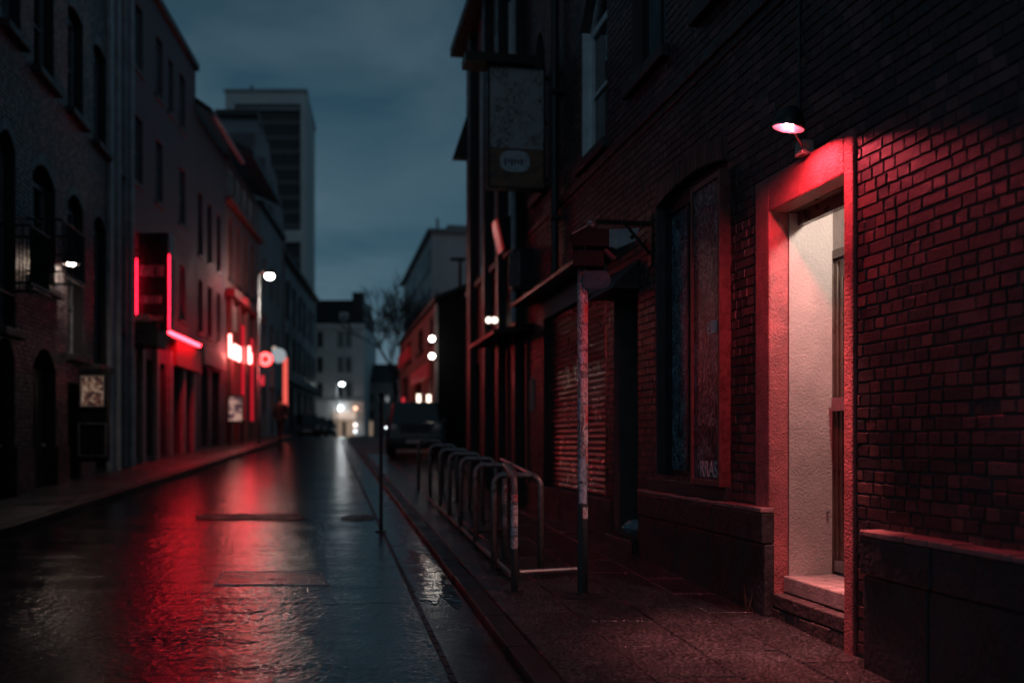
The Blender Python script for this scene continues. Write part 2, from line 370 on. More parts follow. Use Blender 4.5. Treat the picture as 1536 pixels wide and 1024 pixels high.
M['slabL'] = wet_mat('wet_left_paving', (.03,.029,.03), .22, .5, .6, 60, .35, wscale=(1.0,2,1))
M['wetiron'] = wet_mat('wet_cast_iron', (.010,.011,.012), .10, .32, .9, 40, .3, wscale=(3,6,1))
M['earth'] = pm('dark_ground', (.02,.02,.022), .6)
M['joint'] = pm('black_joint', (.006,.006,.007), .6)
# lamps and neon
RED = (1.0, .035, .06)
M['bulb'] = emat('glowing_bulb', (1.0, .085, .12), 2500)
M['tube'] = emat('red_tube', (1.0,.010,.034), 10)
M['strip'] = emat('red_strip_light', (1.0, .018, .030), 30)
M['neonw'] = emat('pink_white_letters', (1.0, .20, .18), 12)
M['ring'] = emat('red_ring_light', (1.0, .05, .05), 9)
M['redcolglow'] = emat('red_glow_painted_column', (1.0, .014, .04), .42)  # emission standing in for neon light on the pilasters
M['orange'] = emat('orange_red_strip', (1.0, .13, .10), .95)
M['street'] = emat('street_lamp_glow', (1.0, .84, .74), 130)
M['streetfar'] = emat('far_lamp_glow', (.88, .96, 1.0), 45)
M['lampw'] = emat('white_wall_lamp', (1.0, .95, .88), 22)
M['globe'] = emat('white_globe', (1.0, .90, .80), 14)
M['shopglow'] = emat('lit_shop_window', (1.0, .72, .52), .2)
M['shopsign'] = emat('lit_shop_sign', (1.0, .78, .64), .5)
M['winpale'] = emat('lit_window', (1.0, .82, .66), 3.0)
M['discpale'] = emat('pale_disc', (.62, .72, .78), .45)
M['redpanel'] = emat('red_backlit_panel', (1.0, .05, .08), .55)
M['redfaint'] = emat('faint_red_glow_panel', (1.0, .07, .07), .12)  # faint emission imitates neon light falling on the flood box front
M['redsign'] = emat('red_shop_sign', (1.0, .05, .06), .05)
M['poster'] = None

# ------------------------------------------------------------------ walls with openings
def otop(o, s):
    if not o.get('rise'): return o['z1']
    c = (o['s0']+o['s1'])/2; h = (o['s1']-o['s0'])/2
    x = max(-1, min(1, (s-c)/h))
    return o['z1']+o['rise']*(1-x*x)
def brick_poly(mb, W, q, t0, t1, bev, jit):
    """one brick from 4 corners (s,z), counter clockwise seen from the street"""
    j = lambda: random.uniform(-jit, jit)
    wz = lambda a, b: .007*_n.noise(Vector((a*1.1, b*.35, 4.0)))+.0035*_n.noise(Vector((a*5.0, b*3.0, 9.0)))
    q = [(a+j()+.004*_n.noise(Vector((a*2.0, b*6.0, 1.0))), b+j()+wz(a, b)) for a, b in q]
    c = (sum(p[0] for p in q)/4, sum(p[1] for p in q)/4)
    tt = t1+random.uniform(-.0018, .0018)+.004*_n.noise(Vector((q[0][0]*.9, q[0][1]*.9, 2.0)))
    if random.random() < .04: tt -= random.uniform(.003, .008)
    tl = [tt+random.uniform(-.0012, .0012) for _ in q]
    ins = []
    for a, b in q:
        dx = c[0]-a; dz = c[1]-b
        ins.append((a+math.copysign(min(bev, abs(dx)*.6), dx), b+math.copysign(min(bev, abs(dz)*.6), dz)))
    tx = random.uniform(-.0016, .0016)
    for i in range(4): tl[i] += (tx if i in (0, 3) else -tx)
    vs = [W.P(a, t0, b) for a, b in q]+[W.P(a, tl[i], b) for i, (a, b) in enumerate(ins)]
    fs = [(4,5,6,7)]+[(i, (i+1) % 4, 4+(i+1) % 4, 4+i) for i in range(4)]
    if W.side == 'L': pass
    mb.add(vs, fs)
def wall_mesh(W, s0, s1, z0, z1, ops, mort):
    mb = MB()
    br = {s0, s1}
    for o in ops:
        for k in range(9 if o.get('rise') else 2):
            n = 8 if o.get('rise') else 1
            v = o['s0']+(o['s1']-o['s0'])*k/n
            if s0 <= v <= s1: br.add(v)
    br = sorted(br)
    for a, b in zip(br, br[1:]):
        if b-a < 1e-6: continue
        mid = (a+b)/2
        col = sorted([o for o in ops if o['s0'] < mid < o['s1']], key=lambda o: o['z0'])
        za = zb = z0
        for o in col:
            if o['z0'] > max(za, zb)+1e-6: mb.quad(W.P(a,0,za), W.P(b,0,zb), W.P(b,0,o['z0']), W.P(a,0,o['z0']))
            za, zb = otop(o, a), otop(o, b)
            dp = o['depth']
            mb.quad(W.P(a,0,za), W.P(b,0,zb), W.P(b,-dp,zb), W.P(a,-dp,za))
            if o['z0'] > z0+1e-3: mb.quad(W.P(a,0,o['z0']), W.P(b,0,o['z0']), W.P(b,-dp,o['z0']), W.P(a,-dp,o['z0']))
        mb.quad(W.P(a,0,za), W.P(b,0,zb), W.P(b,0,z1), W.P(a,0,z1))
    for o in ops:
        for sv in (o['s0'], o['s1']):
            mb.quad(W.P(sv,0,o['z0']), W.P(sv,0,o['z1']), W.P(sv,-o['depth'],o['z1']), W.P(sv,-o['depth'],o['z0']))
    return mb
def brick_mesh(W, s0, s1, z0, z1, ops, course=.075, lens=(.105,.105,.105,.215), proud=.010, bev=.009, jit=.003, limit=None, ring=.21):
    mb = MB(); i = 0; zc = z0
    while zc < z1-.02:
        zm = zc+course/2
        cuts = []
        for o in ops:
            h = ring if (o.get('rise') or o.get('lintel')) else 0
            if zm < o['z0']: continue
            if zm < o['z1']+(0 if o.get('rise') else h): cuts.append((o['s0'], o['s1'])); continue
            if o.get('rise') and zm < o['z1']+o['rise']+h:
                lo = hi = None; n = 60
                for k in range(n+1):
                    s = o['s0']+(o['s1']-o['s0'])*k/n
                    if otop(o, s)+h > zm:
                        lo = s if lo is None else lo; hi = s
                if lo is not None: cuts.append((lo, hi))
        cuts.sort(); runs = []; cur = s0
        for a, b in cuts:
            if a > cur: runs.append((cur, a))
            cur = max(cur, b)
        if cur < s1: runs.append((cur, s1))
        for a, b in runs:
            x = a; first = True
            while x < b-.012:
                ln = random.choice(lens)*random.uniform(.94, 1.06)
                if first: ln *= random.choice((.5, 1, .75)); first = False
                e = min(x+ln, b)
                if b-e < .05: e = b
                if limit is None or zm < limit(W.P((x+e)/2,0,0).y):
                    brick_poly(mb, W, [(x+.0042, zc+.0036), (e-.0042, zc+.0036), (e-.0042, zc+course-.0036), (x+.0042, zc+course-.0036)], -.002, proud, bev, jit)
                x = e
        zc += course; i += 1
    for o in ops:
        if not (o.get('rise') or o.get('lintel')): continue
        n = max(3, round((o['s1']-o['s0'])/.078))
        for k in range(n):
            a = o['s0']+(o['s1']-o['s0'])*k/n+.004; b = o['s0']+(o['s1']-o['s0'])*(k+1)/n-.004
            brick_poly(mb, W, [(a, otop(o,a)+.003), (b, otop(o,b)+.003), (b, otop(o,b)+ring-.006), (a, otop(o,a)+ring-.006)], -.002, proud+.004, bev, jit*.6)
    return mb
def window(W, b, o, frame, glass, sill=None, bars=(1, 2), fw=.06, gmat=None, depth=None, sillout=.09, label=None):
    """frame set into an opening, with its pane and sill"""
    dp = depth if depth is not None else o['depth']-.02
    s0, s1, z0, z1 = o['s0'], o['s1'], o['z0'], o['z1']
    mb = MB(); f = lambda a, t, z: W.P(a, t, z)
    t0, t1 = -dp, -dp+.06
    top = z1+o.get('rise', 0)
    mb.box((s0, t0, z0), (s0+fw, t1, z1), f); mb.box((s1-fw, t0, z0), (s1, t1, z1), f)
    mb.box((s0+fw, t0, z0), (s1-fw, t1, z0+fw), f)
    if o.get('rise'):
        n = 8
        for k in range(n):
            a = s0+(s1-s0)*k/n; c = s0+(s1-s0)*(k+1)/n
            mb.hexa([W.P(a,t0,otop(o,a)-fw), W.P(c,t0,otop(o,c)-fw), W.P(c,t1,otop(o,c)-fw), W.P(a,t1,otop(o,a)-fw),
                     W.P(a,t0,otop(o,a)), W.P(c,t0,otop(o,c)), W.P(c,t1,otop(o,c)), W.P(a,t1,otop(o,a))])
        mb.box((s0+fw, t0, z1-fw), (s1-fw, t1, z1), f)
    else:
        mb.box((s0+fw, t0, z1-fw), (s1-fw, t1, z1), f)
    nv, nh = bars
    for k in range(1, nv+1):
        c = s0+(s1-s0)*k/(nv+1); mb.box((c-.02, t0, z0+fw), (c+.02, t1-.008, z1-fw), f)
    for k in range(1, nh+1):
        c = z0+(z1-z0)*k/(nh+1); mb.box((s0+fw, t0+.006, c-.022), (s1-fw, t1-.012, c+.022), f)
    w = mb.build('window', frame, b)
    g = MB(); n = 8 if o.get('rise') else 1
    for k in range(n):
        a = s0+(s1-s0)*k/n; c = s0+(s1-s0)*(k+1)/n
        g.quad(W.P(a,t0+.02,z0), W.P(c,t0+.02,z0), W.P(c,t0+.02,otop(o,c)), W.P(a,t0+.02,otop(o,a)))
    g.build('glass', gmat or glass, w)
    if sill:
        q = MB().box((s0-.1, -.05, z0-.13), (s1+.1, sillout, z0-.003), f)
        q.build('sill', sill, w, bevel=.012)
    return w

# ================================================================== GROUND
def sheet(name, mat, strips, zoff, kind='structure', d0=-12, d1=CREST, extra=None):
    mb = MB()
    for fa, fb in strips:
        ds = [d0+(d1-d0)*i/30 for i in range(31)]
        if extra: ds += extra
        for a, b in zip(ds, ds[1:]):
            mb.quad(Vector((fa(a), a, gz(a)+zoff)), Vector((fb(a), a, gz(a)+zoff)), Vector((fb(b), b, gz(b)+zoff)), Vector((fa(b), b, gz(b)+zoff)))
    return mb.build(name, mat, kind=kind)
KR = lambda d: 1.164-.19*d            # right kerb, road side
KRB = lambda d: 1.164+.185-.19*d
GUT = lambda d: 1.164-.40-.19*d
KL = lambda d: -4.65-.118*d           # left kerb, road side
RW = lambda d: 3.271-.19*d
mb = MB()
for a, b in ((-40, 0), (0, CREST), (CREST, 420)):
    mb.quad(Vector((-220, a, gz(a)-.03)), Vector((220, a, gz(a)-.03)), Vector((220, b, gz(b)-.03)), Vector((-220, b, gz(b)-.03)))
mb.build('ground', M['earth'], kind='structure')
def nz2(x, y, z=0.0): return _n.noise(Vector((x, y, z)))
def relief(x, y):
    band = nz2(x*.55, y*2.3, 3.1)*.6+nz2(x*1.1+9, y*5.2, 7.7)*.3
    med = nz2(x*9, y*6, 1.3)
    return band*.0075+med*.0016
def road_mesh():
    ds = [-12, -4, 0, 3.0, 4.4]; d = 4.4
    while d < CREST: d += max(.026, .00050*d*d); ds.append(min(d, CREST))
    ds += [55, 70, 100, 160]
    nc = 270; vs = []; fs = []
    rnd = random.Random(4)
    for d in ds:
        a, b = KL(d), GUT(d); fine = 4.3 < d < 47
        for k in range(nc+1):
            x = a+(b-a)*k/nc; h = 0
            if fine and 0 < k < nc:
                g = .5+.5*nz2(x*.9, d*.9, 5.5)
                h = relief(x, d)+rnd.uniform(-1, 1)*(.0010+.0056*g*g)*min(1.0, 8/d)
            vs.append((x, d, gz(d)+h))
    n = nc+1
    for i in range(len(ds)-1):
        for k in range(nc): fs.append((i*n+k, i*n+k+1, (i+1)*n+k+1, (i+1)*n+k))
    me = bpy.data.meshes.new('road'); me.from_pydata(vs, [], fs); me.materials.append(M['road'])
    me.polygons.foreach_set('use_smooth', [True]*len(me.polygons)); me.update()
    o = bpy.data.objects.new('road', me); COL.objects.link(o); o['kind'] = 'structure'
road_mesh()
sheet('gutter', M['gutter'], [(GUT, KR)], 0.0)
# stone edging that runs along the gutter
mb = MB(); d = 1.0
while d < 40:
    l = random.uniform(.16, .3)
    x = GUT(d)
    mb.hexa([Vector((GUT(d)-.028, d+.012, gz(d)-.02)), Vector((GUT(d)+.02, d+.012, gz(d)-.02)), Vector((GUT(d+l)+.02, d+l-.012, gz(d)-.02)), Vector((GUT(d+l)-.028, d+l-.012, gz(d)-.02)),
             Vector((GUT(d)-.022, d+.018, gz(d)+.007)), Vector((GUT(d)+.014, d+.018, gz(d)+.007)), Vector((GUT(d+l)+.014, d+l-.018, gz(d+l)+.007)), Vector((GUT(d+l)-.022, d+l-.018, gz(d+l)+.007))])
    d += l
mb.build('gutter_edging', M['kerb'], kind='structure')
def kerb(fn, w, h, name, d1):
    mb = MB(); d = -6.0
    while d < d1:
        l = random.uniform(.75, .95); j = random.uniform(-.006, .006); hh = h+random.uniform(-.004, .004)
        a, b = d+.005, min(d+l, d1)-.005
        p = [(fn(a)+j, a), (fn(a)+w+j, a), (fn(b)+w+j, b), (fn(b)+j, b)]
        lo = [Vector((x, y, gz(y)-.1)) for x, y in p]; hi = [Vector((x+(.012 if i in (0, 3) else 0), y, gz(y)+hh)) for i, (x, y) in enumerate(p)]
        mb.hexa(lo+hi); d += l
    return mb.build(name, M['kerb'], kind='structure', bevel=.012)
kerb(KR, .175, .062, 'kerb', 46)
kerb(lambda d: KL(d)-.2, .2, .105, 'kerb', 47)
def paving(fa, width, d0, d1, zoff, mat, lw, ll, name, grain=0):
    mb = MB(); n = int(width/lw)
    for c in range(n):
        d = d0+random.uniform(0, ll)
        while d < d1:
            a, b = d+.004, d+ll-.004; o0 = c*lw+.004; o1 = (c+1)*lw-.004
            tilt = random.uniform(-.0025, .0025); dz = random.uniform(-.002, .002); t2 = random.uniform(-.003, .003)
            z = lambda y: gz(y)+zoff
            top = [Vector((fa(a)+o0+.006, a+.006, z(a)+dz-tilt)), Vector((fa(a)+o1-.006, a+.006, z(a)+dz+tilt)), Vector((fa(b)+o1-.006, b-.006, z(b)+dz+tilt+t2)), Vector((fa(b)+o0+.006, b-.006, z(b)+dz-tilt+t2))]
            lo = [Vector((fa(a)+o0, a, z(a)-.012)), Vector((fa(a)+o1, a, z(a)-.012)), Vector((fa(b)+o1, b, z(b)-.012)), Vector((fa(b)+o0, b, z(b)-.012))]
            if d < grain:
                nu, nv = int(lw/.020), int(ll/.030); g = []
                for j in range(nv+1):
                    for i in range(nu+1):
                        p = top[0].lerp(top[1], i/nu).lerp(top[3].lerp(top[2], i/nu), j/nv)
                        if 0 < i < nu and 0 < j < nv: p = p+Vector((0, 0, random.uniform(-1, 1)*(.0012+.0034*max(0, nz2(p.x*2.2, p.y*2.2, 7))+.001)+.0022*nz2(p.x*7, p.y*7, 2)))
                        g.append(p)
                mb.add(g, [(j*(nu+1)+i, j*(nu+1)+i+1, (j+1)*(nu+1)+i+1, (j+1)*(nu+1)+i) for j in range(nv) for i in range(nu)])
                mb.add(lo+top, [(0,1,5,4),(1,2,6,5),(2,3,7,6),(3,0,4,7)])
            else:
                mb.add(lo+top, [(4,5,6,7),(0,1,5,4),(1,2,6,5),(2,3,7,6),(3,0,4,7)])
            d += ll
    return mb.build(name, mat, kind='structure')
sheet('pavement_bed', M['joint'], [(KRB, lambda d: RW(d)+.5)], .052)
paving(KRB, 2.0, .5, 30, .062, M['slab'], .5, .72, 'pavement', grain=11)
sheet('pavement_bed', M['joint'], [(lambda d: KL(d)-6.5, lambda d: KL(d)-.2)], .092)
paving(lambda d: KL(d)-3.7, 3.5, 8, 47, .102, M['slabL'], .58, .8, 'pavement')

# standing water along the gutter
def puddle(cx, cd, rx, rd, seed):
    rnd = random.Random(seed); pts = []
    ph = [rnd.uniform(0, 6.28) for _ in range(4)]
    for k in range(48):
        a = 2*math.pi*k/48; r = 1+.22*math.sin(2*a+ph[0])+.16*math.sin(3*a+ph[1])+.10*math.sin(7*a+ph[2])+.05*math.sin(13*a+ph[3])
        d_ = cd+rd*r*math.sin(a); x = max(min(cx+rx*r*math.cos(a)-.19*(d_-cd), KR(d_)-.012), GUT(d_)+.03)
        pts.append(Vector((x, d_, gz(d_)+.0045)))
    mb = MB(); mb.add(pts, [tuple(range(48))]); return mb.build('puddle', M['water'], kind='structure')
M['water'] = pm('still_water', (.006,.007,.009), .06, rvar=.04, vs=9, bump=.5, bs=9, dist=.012, spec=.5)
puddle(KR(9.3)-.19, 9.3, .17, 1.7, 3)
# cracks
M['crack'] = pm('crack_tar', (.004,.004,.005), .7, spec=.2)
for i, (px0, px1, yy) in enumerate(((300,560,829),(420,600,842),(180,330,872),(330,640,905),(120,380,956),(400,650,880),(250,520,803))):
    mb = MB(); n = 26; a = G(px0, yy); b = G(px1, yy+random.uniform(-6,6)); prev = None
    for k in range(n+1):
        p = a.lerp(b, k/n); p.y += random.uniform(-.03,.03)+.03*math.sin(k*.5+i); w_ = random.uniform(.002,.007)
        q0, q1 = Vector((p.x, p.y-w_, gz(p.y-w_)+relief(p.x,p.y)+.0025)), Vector((p.x, p.y+w_, gz(p.y+w_)+relief(p.x,p.y)+.0025))
        if prev: mb.quad(prev[0], q0, q1, prev[1])
        prev = (q0, q1)
    mb.build('road_crack', M['crack'], kind='structure')
# repairs and covers in the road
def road_quad(px0, px1, y0, y1, sk, zoff):
    return [G(px0, y1)+Vector((0,0,zoff)), G(px1, y1)+Vector((0,0,zoff)), G(px1-sk, y0)+Vector((0,0,zoff)), G(px0+sk, y0)+Vector((0,0,zoff))]
def tar(px0, px1, y0, y1):
    a = road_quad(px0, px1, y0, y1, 12, .004); mb = MB(); n = 16; pts = []
    for k in range(n): pts.append(a[0].lerp(a[1], k/n)+Vector((0, random.uniform(-.05, .05), 0)))
    for k in range(4): pts.append(a[1].lerp(a[2], k/4)+Vector((random.uniform(-.06,.06), 0, 0)))
    for k in range(n): pts.append(a[2].lerp(a[3], k/n)+Vector((0, random.uniform(-.08, .08), 0)))
    for k in range(4): pts.append(a[3].lerp(a[0], k/4)+Vector((random.uniform(-.06,.06), 0, 0)))
    for p in pts: p.z = gz(p.y)+.008
    mb.add(pts, [tuple(range(len(pts)))])
    mb.build('road_repair', M['patch'], kind='structure')
tar(292, 462, 771, 779.5); tar(505, 566, 772.5, 780.5)
q = road_quad(322, 492, 858, 877, 12, 0)
c = sum(q, Vector())/4
cov = thing('drain_cover', 'dark rectangular iron cover set in the wet road', 'drain cover', c)
MB().prism([p+Vector((0,0,-.004)) for p in q], (0,0,.010)).build('plate', M['wetiron'], cov)
mb = MB()
for i in range(4):
    a, b = q[i], q[(i+1) % 4]
    mb.tube([a+Vector((0,0,.001)), b+Vector((0,0,.001))], .010, 6)
mb.build('rim', M['steel'], cov)

# ================================================================== RIGHT: NEAR BRICK BUILDING
o0 = G(1290, 985, .06)
R = Wall((o0.x, o0.y), -.19, 'R')
S = R.s_
rb = thing('brick_building', 'near dark red brick building with lit plaster doorway and roller shutter', 'building', (o0.x, o0.y, gz(o0.y)+.06))
SEND = S(797)
fr = lambda a, t, z: R.P(a, t, z)
# openings
dr0, dr1 = S(1287), S(1139)                       # plaster surround
od = dict(s0=dr0+.01, s1=dr1-.01, z0=0.0, z1=3.50, depth=.02)
w1 = dict(s0=S(911), s1=S(872), z0=5.06, z1=6.72, rise=.42, depth=.20)
w2 = dict(s0=S(999), s1=S(948), z0=5.34, z1=7.3, rise=.28, depth=.20)
w5 = dict(s0=S(818), s1=S(802), z0=5.3, z1=7.3, rise=.4, depth=.2)
w3 = dict(s0=S(1128), s1=S(1052), z0=5.32, z1=7.3, rise=.28, depth=.20)
w4 = dict(s0=S(1092), s1=S(985), z0=1.24, z1=3.86, rise=.09, depth=.17)
dd = dict(s0=S(958), s1=S(922), z0=.62, z1=3.14, depth=.42, lintel=True)
sh = dict(s0=S(911), s1=S(817), z0=.93, z1=3.62, depth=.12, lintel=True)
OPS = [od, w1, w2, w3, w4, w5, dd, sh]
WB = -4.5
wall_mesh(R, WB, SEND, -.6, 10.6, OPS, None).build('wall', M['mortar'], rb, norm=False)
brick_mesh(R, -2.6, SEND, .30, 9.0, OPS, lens=(.118,.118,.118,.118,.118,.235), proud=.010, bev=.0055, jit=.0034, limit=lambda d: 2.2+.52*max(d, 4)).build('brickwork', M['brick'], rb, norm=False)
MB().box((WB, -6, 10.6), (SEND, .35, 10.9), fr).build('roof', M['roof'], rb)
MB().box((-6, 0, 4.78), (SEND-.02, .05, 4.88), fr).box((-6, 0, 4.70), (SEND-.02, .025, 4.78), fr).build('string_course', M['plinth'], rb, bevel=.01)
# --- doorway surround
jl = S(1154, .03); jr = S(1266, .03)
Z_S, Z_O, Z_T = 3.51, 3.25, .62
DP = .12
mb = MB()
pz = R.base(.7, .06)
mb.box((dr0, -DP, 0), (jr, .035, Z_S), fr); mb.box((jl, -DP, 0), (dr1, .035, Z_S), fr)
mb.box((jr, -DP, Z_O), (jl, .035, Z_S-.0), fr)
sur = mb.build('door_surround', M['stucco'], rb, bevel=.014)
mb = MB().box((jr-.02, -.36, Z_O+.002), (jl+.02, -DP-.002, Z_O+.1), fr)
mb.box((jr-.05, -.24, Z_O-.09), (jl+.05, -.19, Z_O+.002), fr)
mb.build('soffit', M['door'], rb)
BK = -.46
mb = MB(); mb.box((jl-.005, BK-.05, .3), (jl+.15, -DP-.002, Z_O), fr); mb.box((jl-.005, BK-.05, Z_O), (jl+.15, -.362, 3.6), fr)
mb.build('reveal', M['plaster'], rb)
mb = MB(); mb.box((jr-.2, BK-.05, .3), (jr-.02, -DP-.002, 3.6), fr); mb.box((jr-.02, BK-.05, 3.6), (jl+.15, -.2, 3.65), fr)
mb.build('reveal', M['plaster'], rb)
# wall above the inner door, door frame, door
dleft = R.s_(1236, BK); dtop = R.z(1244, 378, BK)
MB().box((jr-.02, BK-.06, dtop+.004), (jl-.006, BK-.005, 3.6), fr).build('transom_wall', M['plaster'], rb)
mb = MB(); mb.box((dleft-.055, BK-.06, Z_T), (jl-.006, BK+.0, dtop), fr); mb.box((jr-.02, BK-.06, dtop-.06), (dleft-.056, BK, dtop), fr)
mb.build('door_frame', M['door'], rb)
dl = dleft-.075
mb = MB(); mb.box((jr-.02, BK-.07, Z_T+.01), (dl, BK-.03, dtop-.07), fr)
for a, b in ((dl-.09, dl), (jr-.02, jr+.05)):
    mb.box((a, BK-.0305, Z_T+.02), (b-.002, BK-.016, dtop-.08), fr)
for k in range(5):
    a = dl-.14-k*.085; mb.box((a-.012, BK-.0305, Z_T+.25), (a+.012, BK-.020, dtop-.2), fr)
door = mb.build('door', M['door'], rb, bevel=.004)
zk0, zk1 = R.z(1258, 858, BK), R.z(1258, 842, BK)
MB().box((jr-.02, BK-.03, zk0), (dl-.06, BK-.008, zk1), fr).build('kick_plate', M['steel'], door)
zc0, zc1 = R.z(1258, 616, BK), R.z(1258, 596, BK)
MB().box((jr-.02, BK-.03, zc0), (R.s_(1249, BK+.02), BK+.03, zc1), fr).build('door_notice', pm('faded_notice', (.34,.16,.18), .5, vs=20), door)
hz = R.z(1236, 766, BK)
MB().tube([R.P(jl+.01, -.42, hz), R.P(jl-.035, -.42, hz+.004)], .009, 8).build('handle', M['steel'], door)
# threshold and step
mb = MB().box((jr+.003, BK-.05, Z_T-.12), (jl-.003, -.075, Z_T), fr); mb.build('threshold', M['stone'], rb, bevel=.012)
mb = MB()
nb = 9
for row, (za, zb) in enumerate(((pz-.05, pz+.085), (pz+.09, Z_T-.125))):
    x = jr+.003
    while x < jl-.01:
        l = min(.22*random.uniform(.9,1.1), jl-.003-x); 
        mb.box((x+.003, -.3, za), (x+l-.003, .015+random.uniform(-.006,.006), zb+random.uniform(-.004,.003)), fr); x += l
mb.build('doorstep', M['step'], rb, bevel=.01)
# plinths
def plinth(sa, sb, top, t, ends):
    z0 = -.4
    mb = MB(); x = sa; lastj = 0
    while x < sb-.01:
        e = x+random.uniform(.7, 1.15); e = sb if sb-e < .3 else e
        mb.box((x+.003, 0, z0), (e-.003, t-.02+random.uniform(-.005,.005), top-.262), fr); x = e
    x = sa
    while x < sb-.01:
        e = x+random.uniform(.9, 1.5); e = sb if sb-e < .4 else e
        mb.box((x+.003, 0, top-.255), (e-.003, t+random.uniform(-.005,.003), top-.036), fr); x = e
    p = mb.build('plinth', M['plinth'], rb, bevel=.012)
    mb = MB(); x = sa
    while x < sb-.01:
        l = min(random.uniform(.2,.26), sb-x); mb.box((x+.002, 0, top-.034), (x+l-.002, t+.006+random.uniform(-.004,.006), top+random.uniform(-.004,.004)), fr); x += l
    mb.build('coping', M['coping'], p, bevel=.008)
plinth(-6, S(1289, .14), 1.08, .14, None)
plinth(S(1143, .1), S(956, .1), 1.11, .10, None)
MB().box((sh['s0']-.25, 0, -.4), (SEND-.01, .04, sh['z0']-.004), fr).build('stall_riser', M['plinth'], rb, bevel=.01)
# windows upstairs and the scrawled window
window(R, rb, w1, M['frame'], M['glass'], M['sill'], bars=(0, 1), fw=.085)
window(R, rb, w2, M['darkframe'], M['glassblue'], M['sill'], bars=(1, 1), fw=.09)
window(R, rb, w5, M['darkframe'], M['glass'], M['sill'], bars=(0, 1), fw=.09)
window(R, rb, w3, M['darkframe'], M['glass'], M['sill'], bars=(1, 1), fw=.09)
window(R, rb, w4, M['darkframe'], M['gglass'], M['sill'], bars=(2, 0), fw=.08, sillout=.06)
# pale strips on the far jambs, sky light put into their colour
for w in (w1,):
    MB().box((w['s1']-.014, -w['depth']+.045, w['z0']+.01), (w['s1']-.002, -.012, w['z1']), fr).build('skylit_jamb_strip', M['frame'], rb)
# side door next to the shutter
mb = MB(); mb.box((dd['s0']+.002, -.40, dd['z0']), (dd['s1']-.002, -.34, dd['z1']-.002), fr)
for z in (dd['z0']+.25, dd['z0']+1.25): mb.box((dd['s0']+.2, -.34, z), (dd['s1']-.2, -.325, z+.8), fr)
sd = mb.build('door', M['doordark'], rb)
MB().ball(R.P(dd['s0']+.12, -.31, dd['z0']+1.0), .03).build('handle', M['steel'], sd)
b0 = R.base(dd['s0'], .06)
MB().box((dd['s0']+.01, -.3, b0-.1), (dd['s1']-.01, .12, b0+.13), fr).box((dd['s0']+.01, -.33, b0+.13), (dd['s1']-.01, -.02, dd['z0']-.003), fr).build('doorstep', M['step'], rb, bevel=.015)
mb = MB(); za = R.z(945, 440); mb.prism([R.P(dd['s0']-.05, .011, za), R.P(dd['s0']-.05, .30, za), R.P(dd['s0']-.05, .27, za+.05), R.P(dd['s0']-.05, .011, za+.30)], R.u3*(dd['s1']-dd['s0']+.1))
mb.build('door_hood', M['sill'], rb)
# roller shutter
shz = 3.37
mb = MB(); z = sh['z0']; 
while z < shz-.01:
    n = 4; pts = []
    for k in range(n+1):
        a = math.pi*k/n; pts.append((z+.075*k/n*.94, -.085+.018*math.sin(a)))
    for (za, ta), (zb, tb) in zip(pts, pts[1:]):
        mb.quad(R.P(sh['s0']+.05, ta, za), R.P(sh['s1']-.05, ta, za), R.P(sh['s1']-.05, tb, zb), R.P(sh['s0']+.05, tb, zb))
    mb.quad(R.P(sh['s0']+.05, -.085, z+.0705), R.P(sh['s1']-.05, -.085, z+.0705), R.P(sh['s1']-.05, -.09, z+.075), R.P(sh['s0']+.05, -.09, z+.075))
    z += .075
shut = mb.build('roller_shutter', M['shutter'], rb, norm=False)
MB().box((sh['s0']+.001, -.11, sh['z0']), (sh['s0']+.05, .012, shz), fr).build('guide_rail', M['black'], shut)
MB().box((sh['s1']-.05, -.11, sh['z0']), (sh['s1']-.001, .03, shz), fr).build('guide_rail', M['black'], shut)
MB().box((sh['s0']+.001, -.11, shz), (sh['s1']-.001, .02, sh['z1']), fr).build('fascia', M['concrete2'], rb)
mb = MB(); ca, cb = S(925), S(800)
mb.hexa([R.P(ca,.011,3.68), R.P(cb,.011,3.68), R.P(cb,.36,3.64), R.P(ca,.36,3.64), R.P(ca,.011,3.80), R.P(cb,.011,3.80), R.P(cb,.36,3.69), R.P(ca,.36,3.69)])
mb.build('canopy', M['black'], rb)
# downpipe
ps = S(843)
mb = MB().tube([R.P(ps, .1, 10.4), R.P(ps, .1, 3.86), R.P(ps, .18, 3.74)], .055, 10)
for z in (4.6, 6.3, 8.0): mb.box((ps-.09, .0, z), (ps+.09, .165, z+.05), fr)
mb.build('downpipe', M['pipe'], rb, smooth=False)

# --- lamp over the door
LP = at(1183, 190, R.d(1183, .30))
BX = R.P(S(1206, .05), .05, R.z(1206, 223, .05))
lamp = thing('wall_lamp', 'lit metal bowl lamp on a bent arm above the plaster doorway', 'wall lamp', BX)
tilt = (Vector((0, 0, -1))+R.n3*.17+R.u3*.085).normalized()
up = -tilt
mb = MB().lathe(LP+up*.0, up, [(.098, -.012), (.101, -.012), (.103, .0), (.099, .03), (.085, .07), (.06, .105), (.03, .125), (.0, .13)], 28)
mb.lathe(LP, up, [(.098, -.012), (.094, .0), (.08, .06), (.05, .10), (.0, .112)], 28)
mb.build('shade', M['black'], lamp, smooth=True)
MB().lathe(LP, up, [(.098,-.014),(.104,-.014),(.104,-.002),(.098,-.002)], 28).build('rim', M['steel'], lamp, smooth=True)
MB().ball(LP+up*.034, .034, 18, 10).build('bulb', M['bulb'], lamp, smooth=True)
sidept = LP+(BX-LP).normalized()*.09; sidept.z = LP.z+.0
e = R.P(S(1206, .1), .1, LP.z-.02)
MB().tube([BX+Vector((0,0,.02)), Vector((BX.x, BX.y, e.z-.06)), Vector((BX.x, BX.y, e.z-.02))*.7+sidept*.3, sidept], .011, 8).build('arm', M['steel'], lamp, smooth=True)
bs = S(1206, .05)
